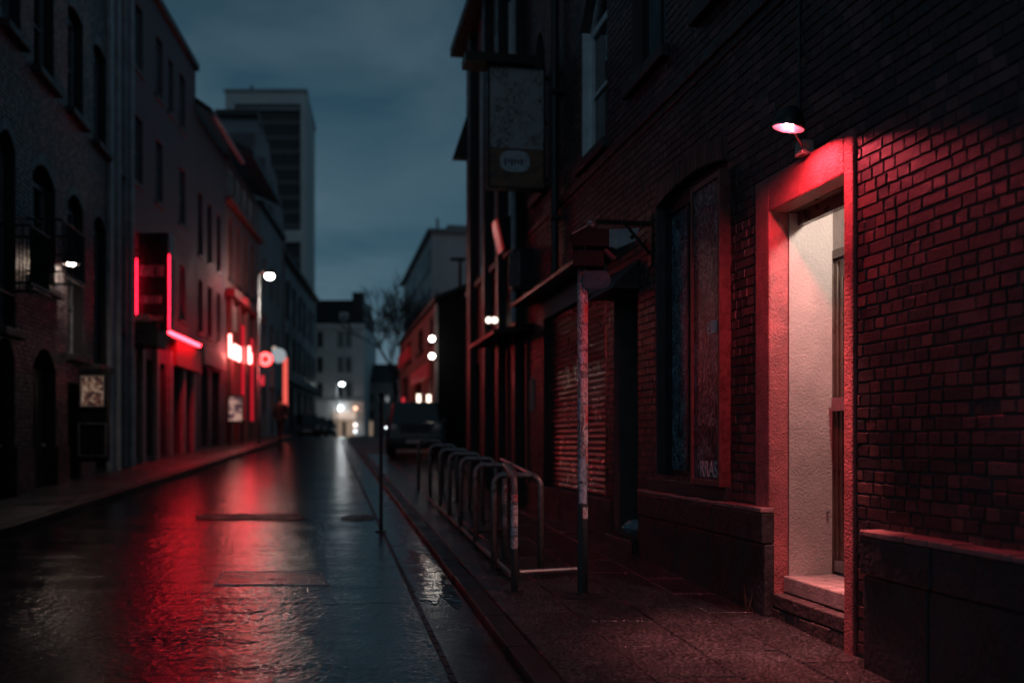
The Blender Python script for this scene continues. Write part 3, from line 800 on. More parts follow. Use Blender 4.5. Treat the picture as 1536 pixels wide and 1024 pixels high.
MB().box((bs-.055, .0, BX.z-.05), (bs+.055, .09, BX.z+.045), fr).build('junction_box', M['stonefront'], lamp, bevel=.006)
cs = S(1203)
MB().tube([R.P(cs, .02, BX.z+.06), R.P(cs, .02, 6.5), R.P(cs+.03, .02, 8.5)], .009, 6).build('cable', M['pipe'], lamp)
def point(name, loc, col, w, r=.03, typ='POINT', direction=None, size=None, spot=None, blend=.3):
    l = bpy.data.lights.new(name, typ); l.energy = w; l.color = col
    if typ in ('POINT', 'SPOT'): l.shadow_soft_size = r
    if typ == 'SPOT': l.spot_size = spot; l.spot_blend = blend
    if typ == 'AREA': l.size = size or .3
    o = bpy.data.objects.new(name, l); COL.objects.link(o); o.location = loc
    if direction is not None: o.rotation_euler = Vector(direction).to_track_quat('-Z', 'Y').to_euler()
    return o
point('doorway_lamp_beam', LP-up*.02, (1.0, .27, .26), 950, .02, 'SPOT', direction=G(1160, 970, .06)-LP, spot=math.radians(46), blend=1.0)
# light inside the porch behind the inner beam
IL = R.P(jr+.14, -.33, Z_O+.0)
pl = thing('porch_light', 'small white ceiling light hidden behind the beam inside the doorway', 'ceiling light', R.P(jr+.14, -.33, Z_O+.1))
MB().lathe(R.P(jr+.14, -.33, Z_O+.04), (0,0,1), [(.0,0),(.04,0),(.05,.02),(.05,.05)], 16).build('glow_face', emat('porch_diffuser', (1, .8, .66), 12), pl)
point('porch_light_glow', IL, (1.0, .86, .78), 105, .03)

# --- board beside the window
bA, bB = S(1080, .1), S(1036, .1)
bd = thing('notice_board', 'tall dark scrawled panel with red timber edge and a small white sticker', 'board', R.P((bA+bB)/2, .05, 1.23))
bz0, bz1 = 1.225, 3.76
MB().box((bA+.04, .02, bz0+.05), (bB-.035, .085, bz1-.05), fr).build('panel', M['board'], bd)
mb = MB(); mb.box((bA, .0, bz0), (bA+.04, .105, bz1), fr); mb.box((bB-.035, .0, bz0), (bB, .105, bz1), fr)
mb.box((bA+.04, .0, bz0), (bB-.035, .10, bz0+.05), fr); mb.box((bA+.04, .0, bz1-.05), (bB-.035, .10, bz1), fr)
mb.build('frame', M['boardframe'], bd, bevel=.004)
MB().box((S(1075,.088), .086, R.z(1068, 500, .088)), (S(1061,.088), .089, R.z(1068, 481, .088)), fr).build('sticker', M['white'], bd)
text_mesh('S', .13, R.P(S(1062,.09), .0895, R.z(1068, 497, .09)), R.tx, (0,0,1), 'sticker_letter', M['darkframe'], bd, extrude=.001)
text_mesh('RRAS', .19, R.P(S(1049.5,.09), .088, R.z(1064, 715, .09)), R.tx, (0,0,1), 'lettering', M['letter'], bd, extrude=.002, stretch=.86)

# --- hanging arrow sign on the wall bracket
bs0 = S(979)
hang = thing('bracket_sign', 'pale arrow shaped sign hanging from an iron wall bracket', 'sign', R.P(bs0, .02, 3.0))
zarm = R.z(979, 336); tA = R.tpx(bs0, 893)
MB().box((bs0-.02, .0, zarm-.02), (bs0+.02, tA, zarm+.02), fr).build('arm', M['black'], hang)
tB = R.tpx(bs0, 938)
MB().tube([R.P(bs0, .012, R.z(979, 384)), R.P(bs0, tB, zarm-.015)], .016, 6).box((bs0-.05, .008, zarm-.42), (bs0+.05, .03, zarm+.08), fr).build('brace', M['black'], hang)
def hz_(px, py): 
    t = R.tpx(bs0, px); q = R.P(bs0, t, 0); return R.P(bs0, t, CAMZ+(HY-py)/F*q.y)
MB().prism([hz_(913,344), hz_(959,342), hz_(953,361), hz_(925,373), hz_(913,369)], R.u3*.02).build('arrow_plate', M['signpale'], hang)
MB().lathe(hz_(948, 356)-R.u3*.004, R.u3, [(.0,0),(.022,0),(.022,.003)], 12).build('hole', M['black'], hang)

# --- sign post
pp = G(874, 893, .06)
post = thing('sign_post', 'sticker covered steel post with two dark boxes and a rounded plate on top', 'sign post', pp)
zt = at(874, 345, pp.y).z
MB().tube([pp, Vector((pp.x, pp.y, zt))], .042, 16).build('pole', M['poletag'], post, smooth=True)
MB().lathe(pp, (0,0,1), [(.19,-.002),(.19,.004),(.05,.012),(.05,.03),(.0,.03)], 24).build('base', M['coveriron'], post)
def face(px, py, d=pp.y-.12): return at(px, py, d)
MB().prism([face(855,352), face(880,340), face(914,343), face(913,369), face(858,369)], (0.03,.30,0)).build('upper_box', M['blackmatt'], post, bevel=.006)
MB().prism([face(859,375), face(906,375), face(906,399), face(860,399)], (0.02,.24,0)).build('lower_box', M['blackmatt'], post, bevel=.006)
pts = []
cxp, cyp = 904, 419.5
for k in range(9):
    a = -math.pi/2+math.pi*k/8; pts.append(face(cxp+12*math.cos(a), cyp+13.5*math.sin(a), pp.y-.06))
for k in range(5):
    a = math.pi/2+math.pi*k/4; pts.append(face(879+5*math.cos(a), cyp+13.5*math.sin(a), pp.y-.06))
MB().prism(pts, (0,.012,0)).build('rounded_plate', pm('blue_grey_enamel', (.022,.045,.07), .3, spec=.4), post)
mb = MB(); mb.tube([face(858,351)+Vector((0,-.006,0)), face(880,339)+Vector((0,-.006,0)), face(886,338)+Vector((0,.05,0))], .006, 6); mb.ball(face(886,336), .03, 10, 6)
mb.build('bracket', M['steel'], post)
mb = MB().tube([face(908,371)+Vector((0,.1,0)), face(916,380)+Vector((0,.1,0)), face(924,386)+Vector((0,.1,0))], .03, 10); mb.build('spotlight', M['pipe'], post)

def sticker(parent, c, r, z0, z1, a0, a1, mat):
    mb = MB(); n = 8
    for k in range(n):
        p = []
        for a, z in ((a0+(a1-a0)*k/n, z0), (a0+(a1-a0)*(k+1)/n, z0), (a0+(a1-a0)*(k+1)/n, z1), (a0+(a1-a0)*k/n, z1)):
            p.append(Vector((c.x+r*math.cos(a), c.y+r*math.sin(a), c.z+z)))
        mb.quad(*p)
    return mb.build('sticker', mat, parent)
SK = [scrawl_mat('torn_sticker_white', (.62,.58,.58), [(.05,.05,.06),(.25,.04,.05)], rough=.5, scale=38, dens=.6),
      scrawl_mat('torn_sticker_red', (.42,.06,.07), [(.7,.66,.64),(.5,.45,.45)], rough=.5, scale=34, dens=.6),
      scrawl_mat('torn_sticker_blue', (.30,.42,.50), [(.04,.05,.07),(.6,.62,.64)], rough=.5, scale=40, dens=.6)]
rs = random.Random(21)
for z0, z1, mi, a0, a1 in ((2.18,2.34,1,-1.5,.1),(1.98,2.16,0,-1.7,.0),(1.86,1.95,0,-1.3,.2),(1.55,1.74,0,-1.9,-.1),(1.36,1.53,1,-1.2,.2),(1.22,1.33,0,-1.4,.1),(1.06,1.19,1,-1.0,.3),(.92,1.10,2,-2.6,-1.1),(.74,.90,2,-2.4,-.8),(.62,.71,0,-1.6,-.3),(1.42,1.58,2,-2.9,-2.0)):
    sticker(post, pp, .0428, z0, z1, a0, a1, SK[mi])
# --- bicycle stands
def hoop(a, b, h, r=.03):
    n = 6; cr = .10; dv = (b-a); L_ = dv.length; dv.normalize(); pts = [a]
    zt_ = h
    pts.append(a+Vector((0,0,zt_-cr)))
    for k in range(1, n+1):
        t = math.pi/2*k/n; pts.append(a+dv*(cr*(1-math.cos(t)))+Vector((0,0,zt_-cr+cr*math.sin(t))))
    for k in range(n+1):
        t = math.pi/2*k/n; pts.append(b-dv*(cr*(1-math.sin(t)))+Vector((0,0,zt_-cr+cr*math.cos(t)))) 
    pts.append(b)
    return pts
def make_hoop(loc, ang, w, h, label, mat):
    t = thing('bike_stand', label, 'bike stand', loc, 'bicycle stands on the right pavement')
    a = loc.copy(); b = loc+Vector((w*math.cos(ang), w*math.sin(ang), 0)); b.z = gz(b.y)+.06
    p = hoop(a, b, h); p[0] = a; 
    MB().tube(p, .029, 12).build('hoop', mat, t, smooth=True)
    for q in (a, b): MB().lathe(q, (0,0,1), [(.085,-.003),(.085,.006),(.032,.010)], 14).build('foot', M['coveriron'], t)
    return t
p0 = G(771.5, 888, .06)
b_ = G(757, 838, .06); dv = b_-p0
near = make_hoop(p0, math.atan2(dv.y, dv.x), dv.length, .94, 'nearest bike stand, set lengthwise, its front leg covered in stickers', M['racktag'])
for z0, z1, mi in ((.64,.71,0),(.54,.63,0),(.47,.53,2),(.36,.45,0),(.74,.80,1)): sticker(near, p0, .0298, z0, z1, -2.9, -.3, SK[mi])
p1 = G(741, 854, .06)
names = ['bike stand set across just behind the lengthwise sticker covered one', 'third bike stand from the sign post, tops scuffed', 'fourth bike stand from the sign post, in the middle of the row',
         'fifth bike stand from the sign post, reddish light on its bend', 'sixth bike stand from the sign post, past the red lit ones', 'bike stand second from the parked car', 'bike stand at the far end of the row nearest the parked car']
proto = make_hoop(p1, math.radians(-11), .44, .88, names[0], M['rack'])
for (px, py), nm in zip(((713,819),(691,797),(674,780),(660,766),(645,751),(628,735)), names[1:]):
    q = G(px, py, .06); c = copy_tree(proto); c.location = q; c['label'] = nm
    c.rotation_euler = (0, 0, random.uniform(-.05, .05))
rk = thing('rack_rail', 'low steel ground rails and back rail joining the bike stands', 'rail', G(764, 866, .06))
z3 = Vector((0,0,.05))
MB().tube([G(771,874,.06)+z3, G(640,748,.06)+z3], .022, 8).build('ground_rail', M['rack'], rk)
MB().tube([G(779,866,.06)+z3, G(866,861,.06)+z3], .022, 8).build('ground_rail', M['rack'], rk)
MB().tube([G(703,805,.06)+z3, G(752,800,.06)+z3], .022, 8).build('ground_rail', M['rack'], rk)
a = G(803,858,.06); b = G(752,800,.06); c = None
MB().tube([a+Vector((0,0,.88)), b+Vector((0,0,.88))], .02, 8).build('back_rail', M['rack'], rk)
# --- thin post in the gutter
q = G(571.5, 797); tp = thing('thin_post', 'thin dark metal post standing at the wet road edge', 'post', q)
MB().tube([q, Vector((q.x,q.y,at(571,592,q.y).z))], .022, 10).build('pole', M['black'], tp)
MB().lathe(q, (0,0,1), [(.07,-.002),(.07,.01),(.024,.02),(.026,.10),(.0,.10)], 12).build('base', M['black'], tp)
MB().ball(Vector((q.x,q.y,at(571,592,q.y).z)), .034, 10, 6).build('cap', M['black'], tp)

# litter and weeds
q = R.P((dd['s0']+dd['s1'])/2-.1, -.12, dd['z0']+.06)
lb = MB(); lb.ball(q, .14, 14, 9, (1.4,.8,.5))
for v in lb.v: v += Vector((random.uniform(-.02,.02), random.uniform(-.02,.02), random.uniform(-.02,.02)))
o = tag(recentre(lb.build('litter_bag', M['litter'], norm=True), q-Vector((0,0,.07))), 'crumpled pale plastic bag on the step of the dark side door', 'bag')
mb = MB(); q = R.P(dr1+.0, .06, R.base(dr1, .06))
for k in range(16):
    p = q+R.u3*random.uniform(-.08,.06)+R.n3*random.uniform(0,.05); tip = p+Vector((random.uniform(-.07,.07), random.uniform(-.06,.06), random.uniform(.08,.2)))
    mb.tube([p, p.lerp(tip,.5)+Vector((0,0,.02)), tip], [.004,.003,.001], 4)
tag(recentre(mb.build('weed', M['weed']), q), 'dry weed growing at the foot of the left door jamb', 'plant')

# ================================================================== RIGHT: SECOND BUILDING WITH TALL WINDOWS
rc = thing('warehouse_building', 'dark warehouse with tall upper windows past the roller shutter', 'building', R.P(SEND+.1, 0, R.base(SEND, .06)))
E2 = S(700)
ups = [(704,712),(719,730),(741,752),(762,773)]
ops2 = [dict(s0=S(b), s1=S(a), z0=4.9, z1=9.3, depth=.3, lintel=True) for a, b in ups[:4]]
gro = [dict(s0=S(790), s1=S(766), z0=.75, z1=3.1, depth=.3, lintel=True), dict(s0=S(745), s1=S(725), z0=.8, z1=3.4, depth=.3), dict(s0=S(720), s1=S(706), z0=.8, z1=3.2, depth=.3)]
wall_mesh(R, SEND+.003, E2, -.4, 10.3, ops2+gro, None).build('wall', M['mortar'], rc, norm=False)
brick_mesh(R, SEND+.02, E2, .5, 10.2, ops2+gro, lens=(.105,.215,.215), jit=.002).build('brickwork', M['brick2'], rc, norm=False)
MB().box((E2-.25, -8, -.4), (E2-.002, -.02, 10.3), fr).build('end_wall', M['mortar'], rc)
for o in ops2:
    window(R, rc, o, M['frame'], M['glassblue'], M['sill'], bars=(1, 3), fw=.1)
    MB().box((o['s1']-.02, -.27, o['z0']), (o['s1']-.002, -.012, o['z1']), fr).build('skylit_jamb_strip', M['frame'], rc)  # pale strip, skylight on the far jamb painted in
for o in gro: window(R, rc, o, M['darkframe'], M['glass'], None, bars=(1, 1), fw=.09)
MB().box((SEND+.01, -8, 10.3), (E2+.2, .35, 10.5), fr).build('roof', M['roof'], rc)
MB().prism([R.P(E2-.3,.012,7.9), R.P(E2-.3,.34,7.9), R.P(E2-.3,.012,8.9)], R.u3*.3).build('eaves_bracket', M['roof'], rc)
for px in (713, 735.5, 756.5, 782):
    a = S(px); MB().box((a-.16, .012, -.2), (a+.16, .14, 10.2), fr).build('pilaster', M['pipe'], rc)
a, b = S(800), S(752)
MB().hexa([R.P(a,.02,3.30), R.P(b,.02,3.30), R.P(b,.62,3.24), R.P(a,.62,3.24), R.P(a,.02,3.42), R.P(b,.02,3.42), R.P(b,.62,3.30), R.P(a,.62,3.30)]).build('canopy', M['black'], rc)
MB().tube([R.P(S(786), .17, 9.8), R.P(S(786), .17, 3.5)], .05, 10).build('downpipe', M['palepipe'], rc)
for px in (793, 764):
    MB().box((S(px)-.05, .012, .9), (S(px)+.05, .05, 3.2), fr).build('door_trim', M['boardframe'], rc)
zz = R.z(797, 660); 
MB().box((S(803), .012, R.z(797, 617)), (S(797), .03, R.z(797, 570)), fr).build('poster', M['concrete2'], rc)
# twin lanterns
tl = thing('wall_lantern', 'twin white globe lights on the warehouse wall beside the tall windows', 'wall light', R.P(S(738), .1, R.z(737, 480)))
MB().box((S(741), .012, R.z(737, 486)), (S(735), .06, R.z(737, 476)), fr).build('bracket', M['black'], tl)
for px in (733, 742): 
    q = R.P(S(px, .2), .2, R.z(px, 480, .2)); MB().ball(q, .06, 12, 8).build('globe', emat('lantern_globe', (1, .86, .72), 2.5), tl, smooth=True)
# big weathered sign
ss = S(823); tL, tR = R.tpx(ss, 731), R.tpx(ss, 818)
def sgn(px, py): 
    t = R.tpx(ss, px); q = R.P(ss, t, 0); return t, CAMZ+(HY-py)/F*q.y
big = thing('hanging_sign', 'large weathered rectangular sign projecting high from the brick wall', 'sign', R.P(ss, .02, sgn(775,284)[1]))
zb, ztp = sgn(775,284)[1], sgn(775,100)[1]
MB().box((ss+.0, tR, zb), (ss+.14, tL, ztp), fr).build('box', M['pipe'], big)
MB().box((ss-.012, tR+.03, zb+(ztp-zb)*.33), (ss-.001, tL-.03, ztp-.03), fr).build('face', M['signface'], big)
MB().box((ss-.012, tR+.03, zb+.03), (ss-.001, tL-.03, zb+(ztp-zb)*.325), fr).build('rusty_strip', M['signrust'], big)
mb = MB(); mb.box((ss-.03, tR, zb), (ss-.0005, tR+.028, ztp), fr); mb.box((ss-.03, tL-.028, zb), (ss-.0005, tL, ztp), fr); mb.box((ss-.03, tR+.028, zb), (ss-.0005, tL-.028, zb+.028), fr); mb.box((ss-.03, tR+.028, ztp-.028), (ss-.0005, tL-.028, ztp), fr)
mb.build('frame', M['black'], big)
tC0, tC1 = R.tpx(ss, 697), R.tpx(ss, 800)
MB().box((ss-.12, tC1, ztp+.003), (ss+.3, tC0, ztp+.13), fr).build('cap', M['black'], big)
oc = sgn(772, 243); pts = []
for k in range(20):
    a = 2*math.pi*k/20; cx_ = math.copysign(abs(math.cos(a))**.7, math.cos(a)); cz_ = math.copysign(abs(math.sin(a))**.7, math.sin(a))
    pts.append(R.P(ss-.013, oc[0]+cx_*.215, oc[1]+cz_*.155))
MB().prism(pts, R.u3*-.02).build('oval_badge', M['signpale'], big)
mb = MB()
for k in range(7):
    x = oc[0]+.14-.047*k; h = random.uniform(.03,.07); mb.box((ss-.036, x-.012, oc[1]-h*.6+random.uniform(-.03,.03)), (ss-.0335, x+.012, oc[1]+h*.6), fr)
mb.build('badge_marks', M['darkframe'], big)
mb = MB()
for z in (zb+.15, zb+(ztp-zb)*.55, ztp-.15): mb.box((ss+.05, .0, z), (ss+.09, tR+.001, z+.05), fr)
mb.build('bracket', M['black'], big)
# tilted flood box and small sign box
sf = S(779); f0 = R.P(sf, .35, R.z(779, 350))
fl = thing('floodlight', 'tilted dark flood box with a front given a red neon glow on the warehouse wall', 'floodlight', R.P(sf, .02, f0.z))
def sg2(s_, px, py):
    t = R.tpx(s_, px); q = R.P(s_, t, 0); return R.P(s_, t, CAMZ+(HY-py)/F*q.y)
MB().prism([sg2(sf,745,326), sg2(sf,773,322), sg2(sf,777,366), sg2(sf,755,374)], R.u3*.45).build('housing', M['black'], fl, bevel=.02)
a, b = sg2(sf,742.5,329), sg2(sf,753.5,376)
MB().prism([a, sg2(sf,746.5,327), sg2(sf,756.5,373), b], R.u3*.4+R.u3*0).build('lens', M['redfaint'], fl)
MB().box((sf+.1, .0, f0.z-.03), (sf+.16, .3, f0.z+.03), fr).build('bracket', M['black'], fl)
sq = S(799)
bx = thing('box_sign', 'small unlit box sign below the tilted flood box', 'sign', R.P(sq, .02, R.z(790, 435)))
MB().prism([sg2(sq,768,374), sg2(sq,798,374), sg2(sq,798,434), sg2(sq,768,434)], R.u3*.22).build('box', M['black'], bx)
MB().prism([sg2(sq-.0,763,378), sg2(sq,780,376), sg2(sq,780,428), sg2(sq,763,432)], R.u3*-.02).build('face', scrawl_mat('box_sign_face', (.12,.10,.11), [(.03,.03,.035),(.25,.2,.2)], scale=9), bx)
MB().box((sq, .0, R.z(795,380)), (sq+.05, .2, R.z(795,377)), fr).build('bracket', M['black'], bx)

# ================================================================== RIGHT FAR
RC = Wall((-2.22, 30.0), -.19, 'R')
fr2 = lambda a, t, z: RC.P(a, t, z)
e3 = RC.s_(599)
rd = thing('red_shop_building', 'low dark gabled building with red lit shopfronts behind the parked car', 'building', (-2.22, 30, gz(30)))
zr = RC.z(656, 452)
so = [dict(s0=RC.s_(650), s1=RC.s_(644), z0=1.5, z1=4.2, depth=.2), dict(s0=RC.s_(632), s1=RC.s_(622), z0=1.6, z1=4.2, depth=.2), dict(s0=RC.s_(612), s1=RC.s_(603), z0=1.7, z1=4.2, depth=.2)]
up3 = [dict(s0=RC.s_(651), s1=RC.s_(645), z0=4.75, z1=5.5, depth=.15), dict(s0=RC.s_(634), s1=RC.s_(627), z0=4.75, z1=5.5, depth=.15), dict(s0=RC.s_(617), s1=RC.s_(611), z0=4.75, z1=5.5, depth=.15)]
wall_mesh(RC, 0, e3, .3, zr, so+up3, None).build('wall', M['redbrickfar'], rd)
for o in up3: window(RC, rd, o, M['darkframe'], M['glass'], M['sill'])
for o in so: window(RC, rd, o, M['darkframe'], M['glass'], None)
mb = MB(); mb.prism([RC.P(0,0,.3), RC.P(0,-6,.3), RC.P(0,-6,zr+.2), RC.P(0,-3,zr+1.3), RC.P(0,-.9,zr+.55), RC.P(0,0,zr)], RC.u3*.25); mb.build('gable_wall', M['blackmatt'], rd)
MB().hexa([RC.P(-.15,.12,zr), RC.P(e3,.12,zr), RC.P(e3,-3,zr+1.3), RC.P(-.15,-3,zr+1.3), RC.P(-.15,.12,zr+.12), RC.P(e3,.12,zr+.12), RC.P(e3,-3,zr+1.42), RC.P(-.15,-3,zr+1.42)]).build('roof', M['roof'], rd)
MB().box((-.02, .0, .3), (.35, .1, zr-.1), fr2).build('lit_corner_strip', M['stonefront'], rd)  # pale strip: lamplight on the facade corner put into its colour
for i, (pa, pb, ya, yb) in enumerate(((613,597,528,545),(641,617,552,572))):
    MB().box((RC.s_(pa,.1), .0, RC.z((pa+pb)/2,yb,.1)), (RC.s_(pb,.1), .12, RC.z((pa+pb)/2,ya,.1)), fr2).build('sign_fascia', M['redsign'], rd)
for i, (px, y, nm) in enumerate(((648,508,'upper of two round lamps on the corner of the red lit shop building'),(648,534,'lower of two round lamps on the corner of the red lit shop building'))):
    t_ = .28; q = RC.P(RC.s_(px, t_), t_, RC.z(px, y, t_))
    L_ = thing('globe_lamp', nm, 'wall lamp', q, 'round wall lamps on the far right corner')
    MB().ball(q, .085, 14, 8).build('globe', M['globe'], L_, smooth=True)
    MB().tube([q+Vector((0,0,-.08)), RC.P(RC.s_(px,t_), .02, q.z-.1)], .02, 6).build('arm', M['black'], L_)
for px, y, mt, nm in ((605,606,'redpanel','pink lit narrow window lamp at the far end of the red shopfronts'),(628,603,'winpale','pale upright light beside the far shop door above the car'),(643,605,'winpale','warm upright light nearest the car roof')):
    q = RC.P(RC.s_(px,.06), .06, RC.z(px,y,.06))
    L_ = thing('wall_light', nm, 'wall light', q, 'upright lights on the red shopfronts')
    MB().lathe(q-Vector((0,0,.28)), (0,0,1), [(.0,0),(.07,0),(.07,.56),(0,.56)], 10).build('tube', M[mt], L_)
    MB().box((RC.s_(px)-.05,.0,q.z-.08), (RC.s_(px)+.05,.04,q.z+.08), fr2).build('backplate', M['black'], L_)
# large building behind
X = -5.45; d0 = 68.0
bb = thing('office_block', 'large pale flat roofed block rising behind the right side buildings', 'building', (X, d0, 1.7))
WB2 = Wall((X, d0), -.19, 'R'); f3 = lambda a, t, z: WB2.P(a, t, z)
zt2 = at(652, 349, d0).z
MB().box((0, -14, 1.2), (24, 0, zt2), f3).build('wall', M['concrete'], bb)
mb = MB(); 
for r in range(4):
    mb2 = MB().box((.8, .0, 5.2+r*2.7), (23.4, .06, 6.7+r*2.7), f3); mb2.build('window', M['darkclad'], bb)
MB().box((-.3, -14.2, zt2), (24.3, .3, zt2+.25), f3).build('roof', M['concrete2'], bb)
MB().box((1.0, -3.0, zt2+.25), (3, -1.2, zt2+.8), f3).tube([WB2.P(1,-.5,zt2), WB2.P(1,-.5,zt2+1.2)], .1, 6).build('chimney', M['concrete2'], bb)
# street lamp above the low roof (unlit)
q0 = at(690, 395, 33.0); q0.z = gz(33)
ul = thing('street_lamp', 'unlit street lamp with flat head above the dark gable on the right', 'street lamp', q0, 'street lamps')
MB().tube([q0, Vector((q0.x,q0.y,at(0,390,33).z))], .06, 8).build('pole', M['black'], ul)
MB().box((q0.x-.32,q0.y-.12,at(0,391,33).z), (q0.x+.2,q0.y+.12,at(0,387,33).z)).build('lamp_head', M['black'], ul, bevel=.03)

# ================================================================== TREE
tq = at(588, 655, 58.0); tq.z = gz(58)
tree = thing('bare_tree', 'leafless winter tree between the end building and the red shops', 'tree', tq)
tk = MB(); tw = MB()
def branch(p, d, l, r, lev):
    n = 3; pts = [p]; rs = [r]; q = p.copy(); dd_ = d.copy()
    for i in range(n):
        dd_ = (dd_+Vector((random.uniform(-.22,.22), random.uniform(-.22,.22), random.uniform(-.05,.16)))).normalized()
        q = q+dd_*(l/n); pts.append(q.copy()); rs.append(r*(1-.22*(i+1)))
    (tk if lev < 2 else tw).tube(pts, rs, 6 if lev < 2 else 3, cap=False)
    if lev >= 5: return
    k = (5, 5, 4, 4, 3)[lev]
    for j in range(k):
        f = random.uniform(.45, 1.0) if lev else random.uniform(.55, 1)
        i = min(int(f*n), n-1); b = pts[i].lerp(pts[i+1], f*n-i) if f < 1 else pts[-1]
        a = random.uniform(0, 2*math.pi); sp = random.uniform(.45, .9)
        nd = (dd_+Vector((math.cos(a)*sp, math.sin(a)*sp, random.uniform(-.1,.35)))).normalized()
        branch(b, nd, l*random.uniform(.55,.78), max(r*.5, .017), lev+1)
branch(tq, Vector((-.08,0,1)), 4.3, .17, 0)
tk.build('trunk', M['bark'], tree); tw.build('crown', M['bark'], tree, norm=False)

# ================================================================== CARS
def make_car(loc, yaw, L_, Wd, H, paint, label, cat, group, suv=False, lit=None, name='parked_car'):
    t = thing(name, label, cat, loc, group)
    O = Vector(loc); c, s = math.cos(yaw), math.sin(yaw)
    def f(x, y, z): return Vector((O.x+x*c-y*s, O.y+x*s+y*c, O.z+z))   # car looks along -y
    hw = Wd/2; belt = H*.60; hood = H*(.62 if suv else .55); fl_ = .2
    y0, y1 = -L_/2, L_/2; cab0 = y0+L_*(.24 if suv else .30); cab1 = y1-L_*(.03 if suv else .14)
    prof = [(y0+.05, fl_), (y0, .45), (y0+.04, hood-.12), (y0+.16, hood), (cab0, belt+.02), (cab1, belt+.02), (y1-.03, belt-.05), (y1, .5), (y1-.06, fl_)]
    mb = MB(); n = len(prof)
    xs = [(-hw, .94), (-hw*.9, 1.0), (hw*.9, 1.0), (hw, .94)]
    vs = []
    for x, k in xs:
        for y, z in prof: vs.append(f(x, y*(.985 if abs(x) == hw else 1), fl_+(z-fl_)*k))
    fs = []
    for i in range(3):
        for k in range(n): fs.append((i*n+k, i*n+(k+1) % n, (i+1)*n+(k+1) % n, (i+1)*n+k))
    fs += [tuple(range(n)), tuple(3*n+k for k in range(n))]
    mb.add(vs, fs); mb.build('body', paint, t, bevel=.03)
    rk_ = .12 if suv else .42; rr = .06 if suv else .34; tw_ = hw*.80
    base = [f(-hw*.93, cab0, belt), f(hw*.93, cab0, belt), f(hw*.93, cab1, belt), f(-hw*.93, cab1, belt)]
    top = [f(-tw_, cab0+rk_, H), f(tw_, cab0+rk_, H), f(tw_, cab1-rr, H), f(-tw_, cab1-rr, H)]
    MB().hexa(base+top).build('cabin', paint, t, bevel=.05)
    def pane(nm, a, b, c_, d_, nrm):
        m = .10; ctr = (a+b+c_+d_)/4; nn = (b-a).cross(d_-a).normalized()
        if nn.dot(ctr-f(0,(cab0+cab1)/2,H*.8)) < 0: nn = -nn
        q = [p.lerp(ctr, m)+nn*.006 for p in (a, b, c_, d_)]
        MB().prism(q, nn*.004).build(nm, M['glass'], t)
    pane('windscreen', base[0], base[1], top[1], top[0], None); pane('rear_window', base[3], base[2], top[2], top[3], None)
    pane('side_window', base[0], base[3], top[3], top[0], None); pane('side_window', base[1], base[2], top[2], top[1], None)
    r = .34 if suv else .31
    for sx in (-1, 1):
        for yy in (y0+L_*.19, y1-L_*.19):
            ctr = f(sx*(hw-.10), yy, r); ax = f(1,0,0)-f(0,0,0)
            w = MB().lathe(ctr-ax*.11, ax, [(r*.6,0),(r*.95,0),(r,.03),(r,.19),(r*.95,.22),(r*.6,.22)], 20).build('wheel', M['rubber'], t)
            MB().lathe(ctr+ax*sx*.10, ax*sx, [(r*.62,0),(r*.58,.02),(r*.2,.0),(0,.02)], 14).build('rim', M['rim'], w)
        hl = MB().lathe(f(sx*hw*.74, y0+.03, hood-.16), f(0,-1,0)-f(0,0,0), [(.10,-.03),(.10,.02),(.07,.045),(0,.05)], 14)
        hl.build('headlight', M['lampw'] if lit == sx else M['lens'], t)
        MB().box((sx*hw*.80-.07, y1-.01, belt-.3), (sx*hw*.80+.07, y1+.015, belt-.08), f).build('tail_light', M['redfascia'], t)
        MB().box((sx*(hw+.02)-.07, cab0+.12, belt+.02), (sx*(hw+.02)+.07, cab0+.22, belt+.18), f).build('mirror', paint, t, bevel=.02)
    MB().box((-hw*.95, y0-.06, .30), (hw*.95, y0+.06, .50), f).build('bumper', M['black'], t, bevel=.03)
    MB().box((-hw*.52, y0-.012, hood-.30), (hw*.52, y0+.05, hood-.08), f).build('grille', M['black'], t)
    MB().box((-.26, y0-.068, .36), (.26, y0-.055, .46), f).build('number_plate', M['white'], t)
    if suv:
        MB().box((-hw*.9, cab0-.45, belt+.01), (hw*.9, cab0+.0, belt+.05), f).build('bonnet_edge', paint, t, bevel=.02)
    return t
q = at(614, 691, 28.0); q.z = gz(28)+.06
make_car(q+Vector((-.02,1.9,.07)), .10, 3.9, 1.62, 1.55, M['carblack'], 'black boxy off-roader parked facing us at the end of the bike stands', 'car', None, suv=True, lit=None)
for (px, d, yaw, pt, lab, lit) in ((458, 62, .25, 'carblack', 'dark car nearest us in the row parked far down on the left', None), (472, 68, .2, 'carred', 'dark red car in the middle of the far parked row', -1), (487, 76, .15, 'cargrey', 'grey car at the far end of the parked row near the pale end building', None)):
    q = at(px, 650, d); q.z = gz(d)
    make_car(q, yaw, 4.2, 1.7, 1.42, M[pt], lab, 'car', 'cars parked far down the street', lit=lit)

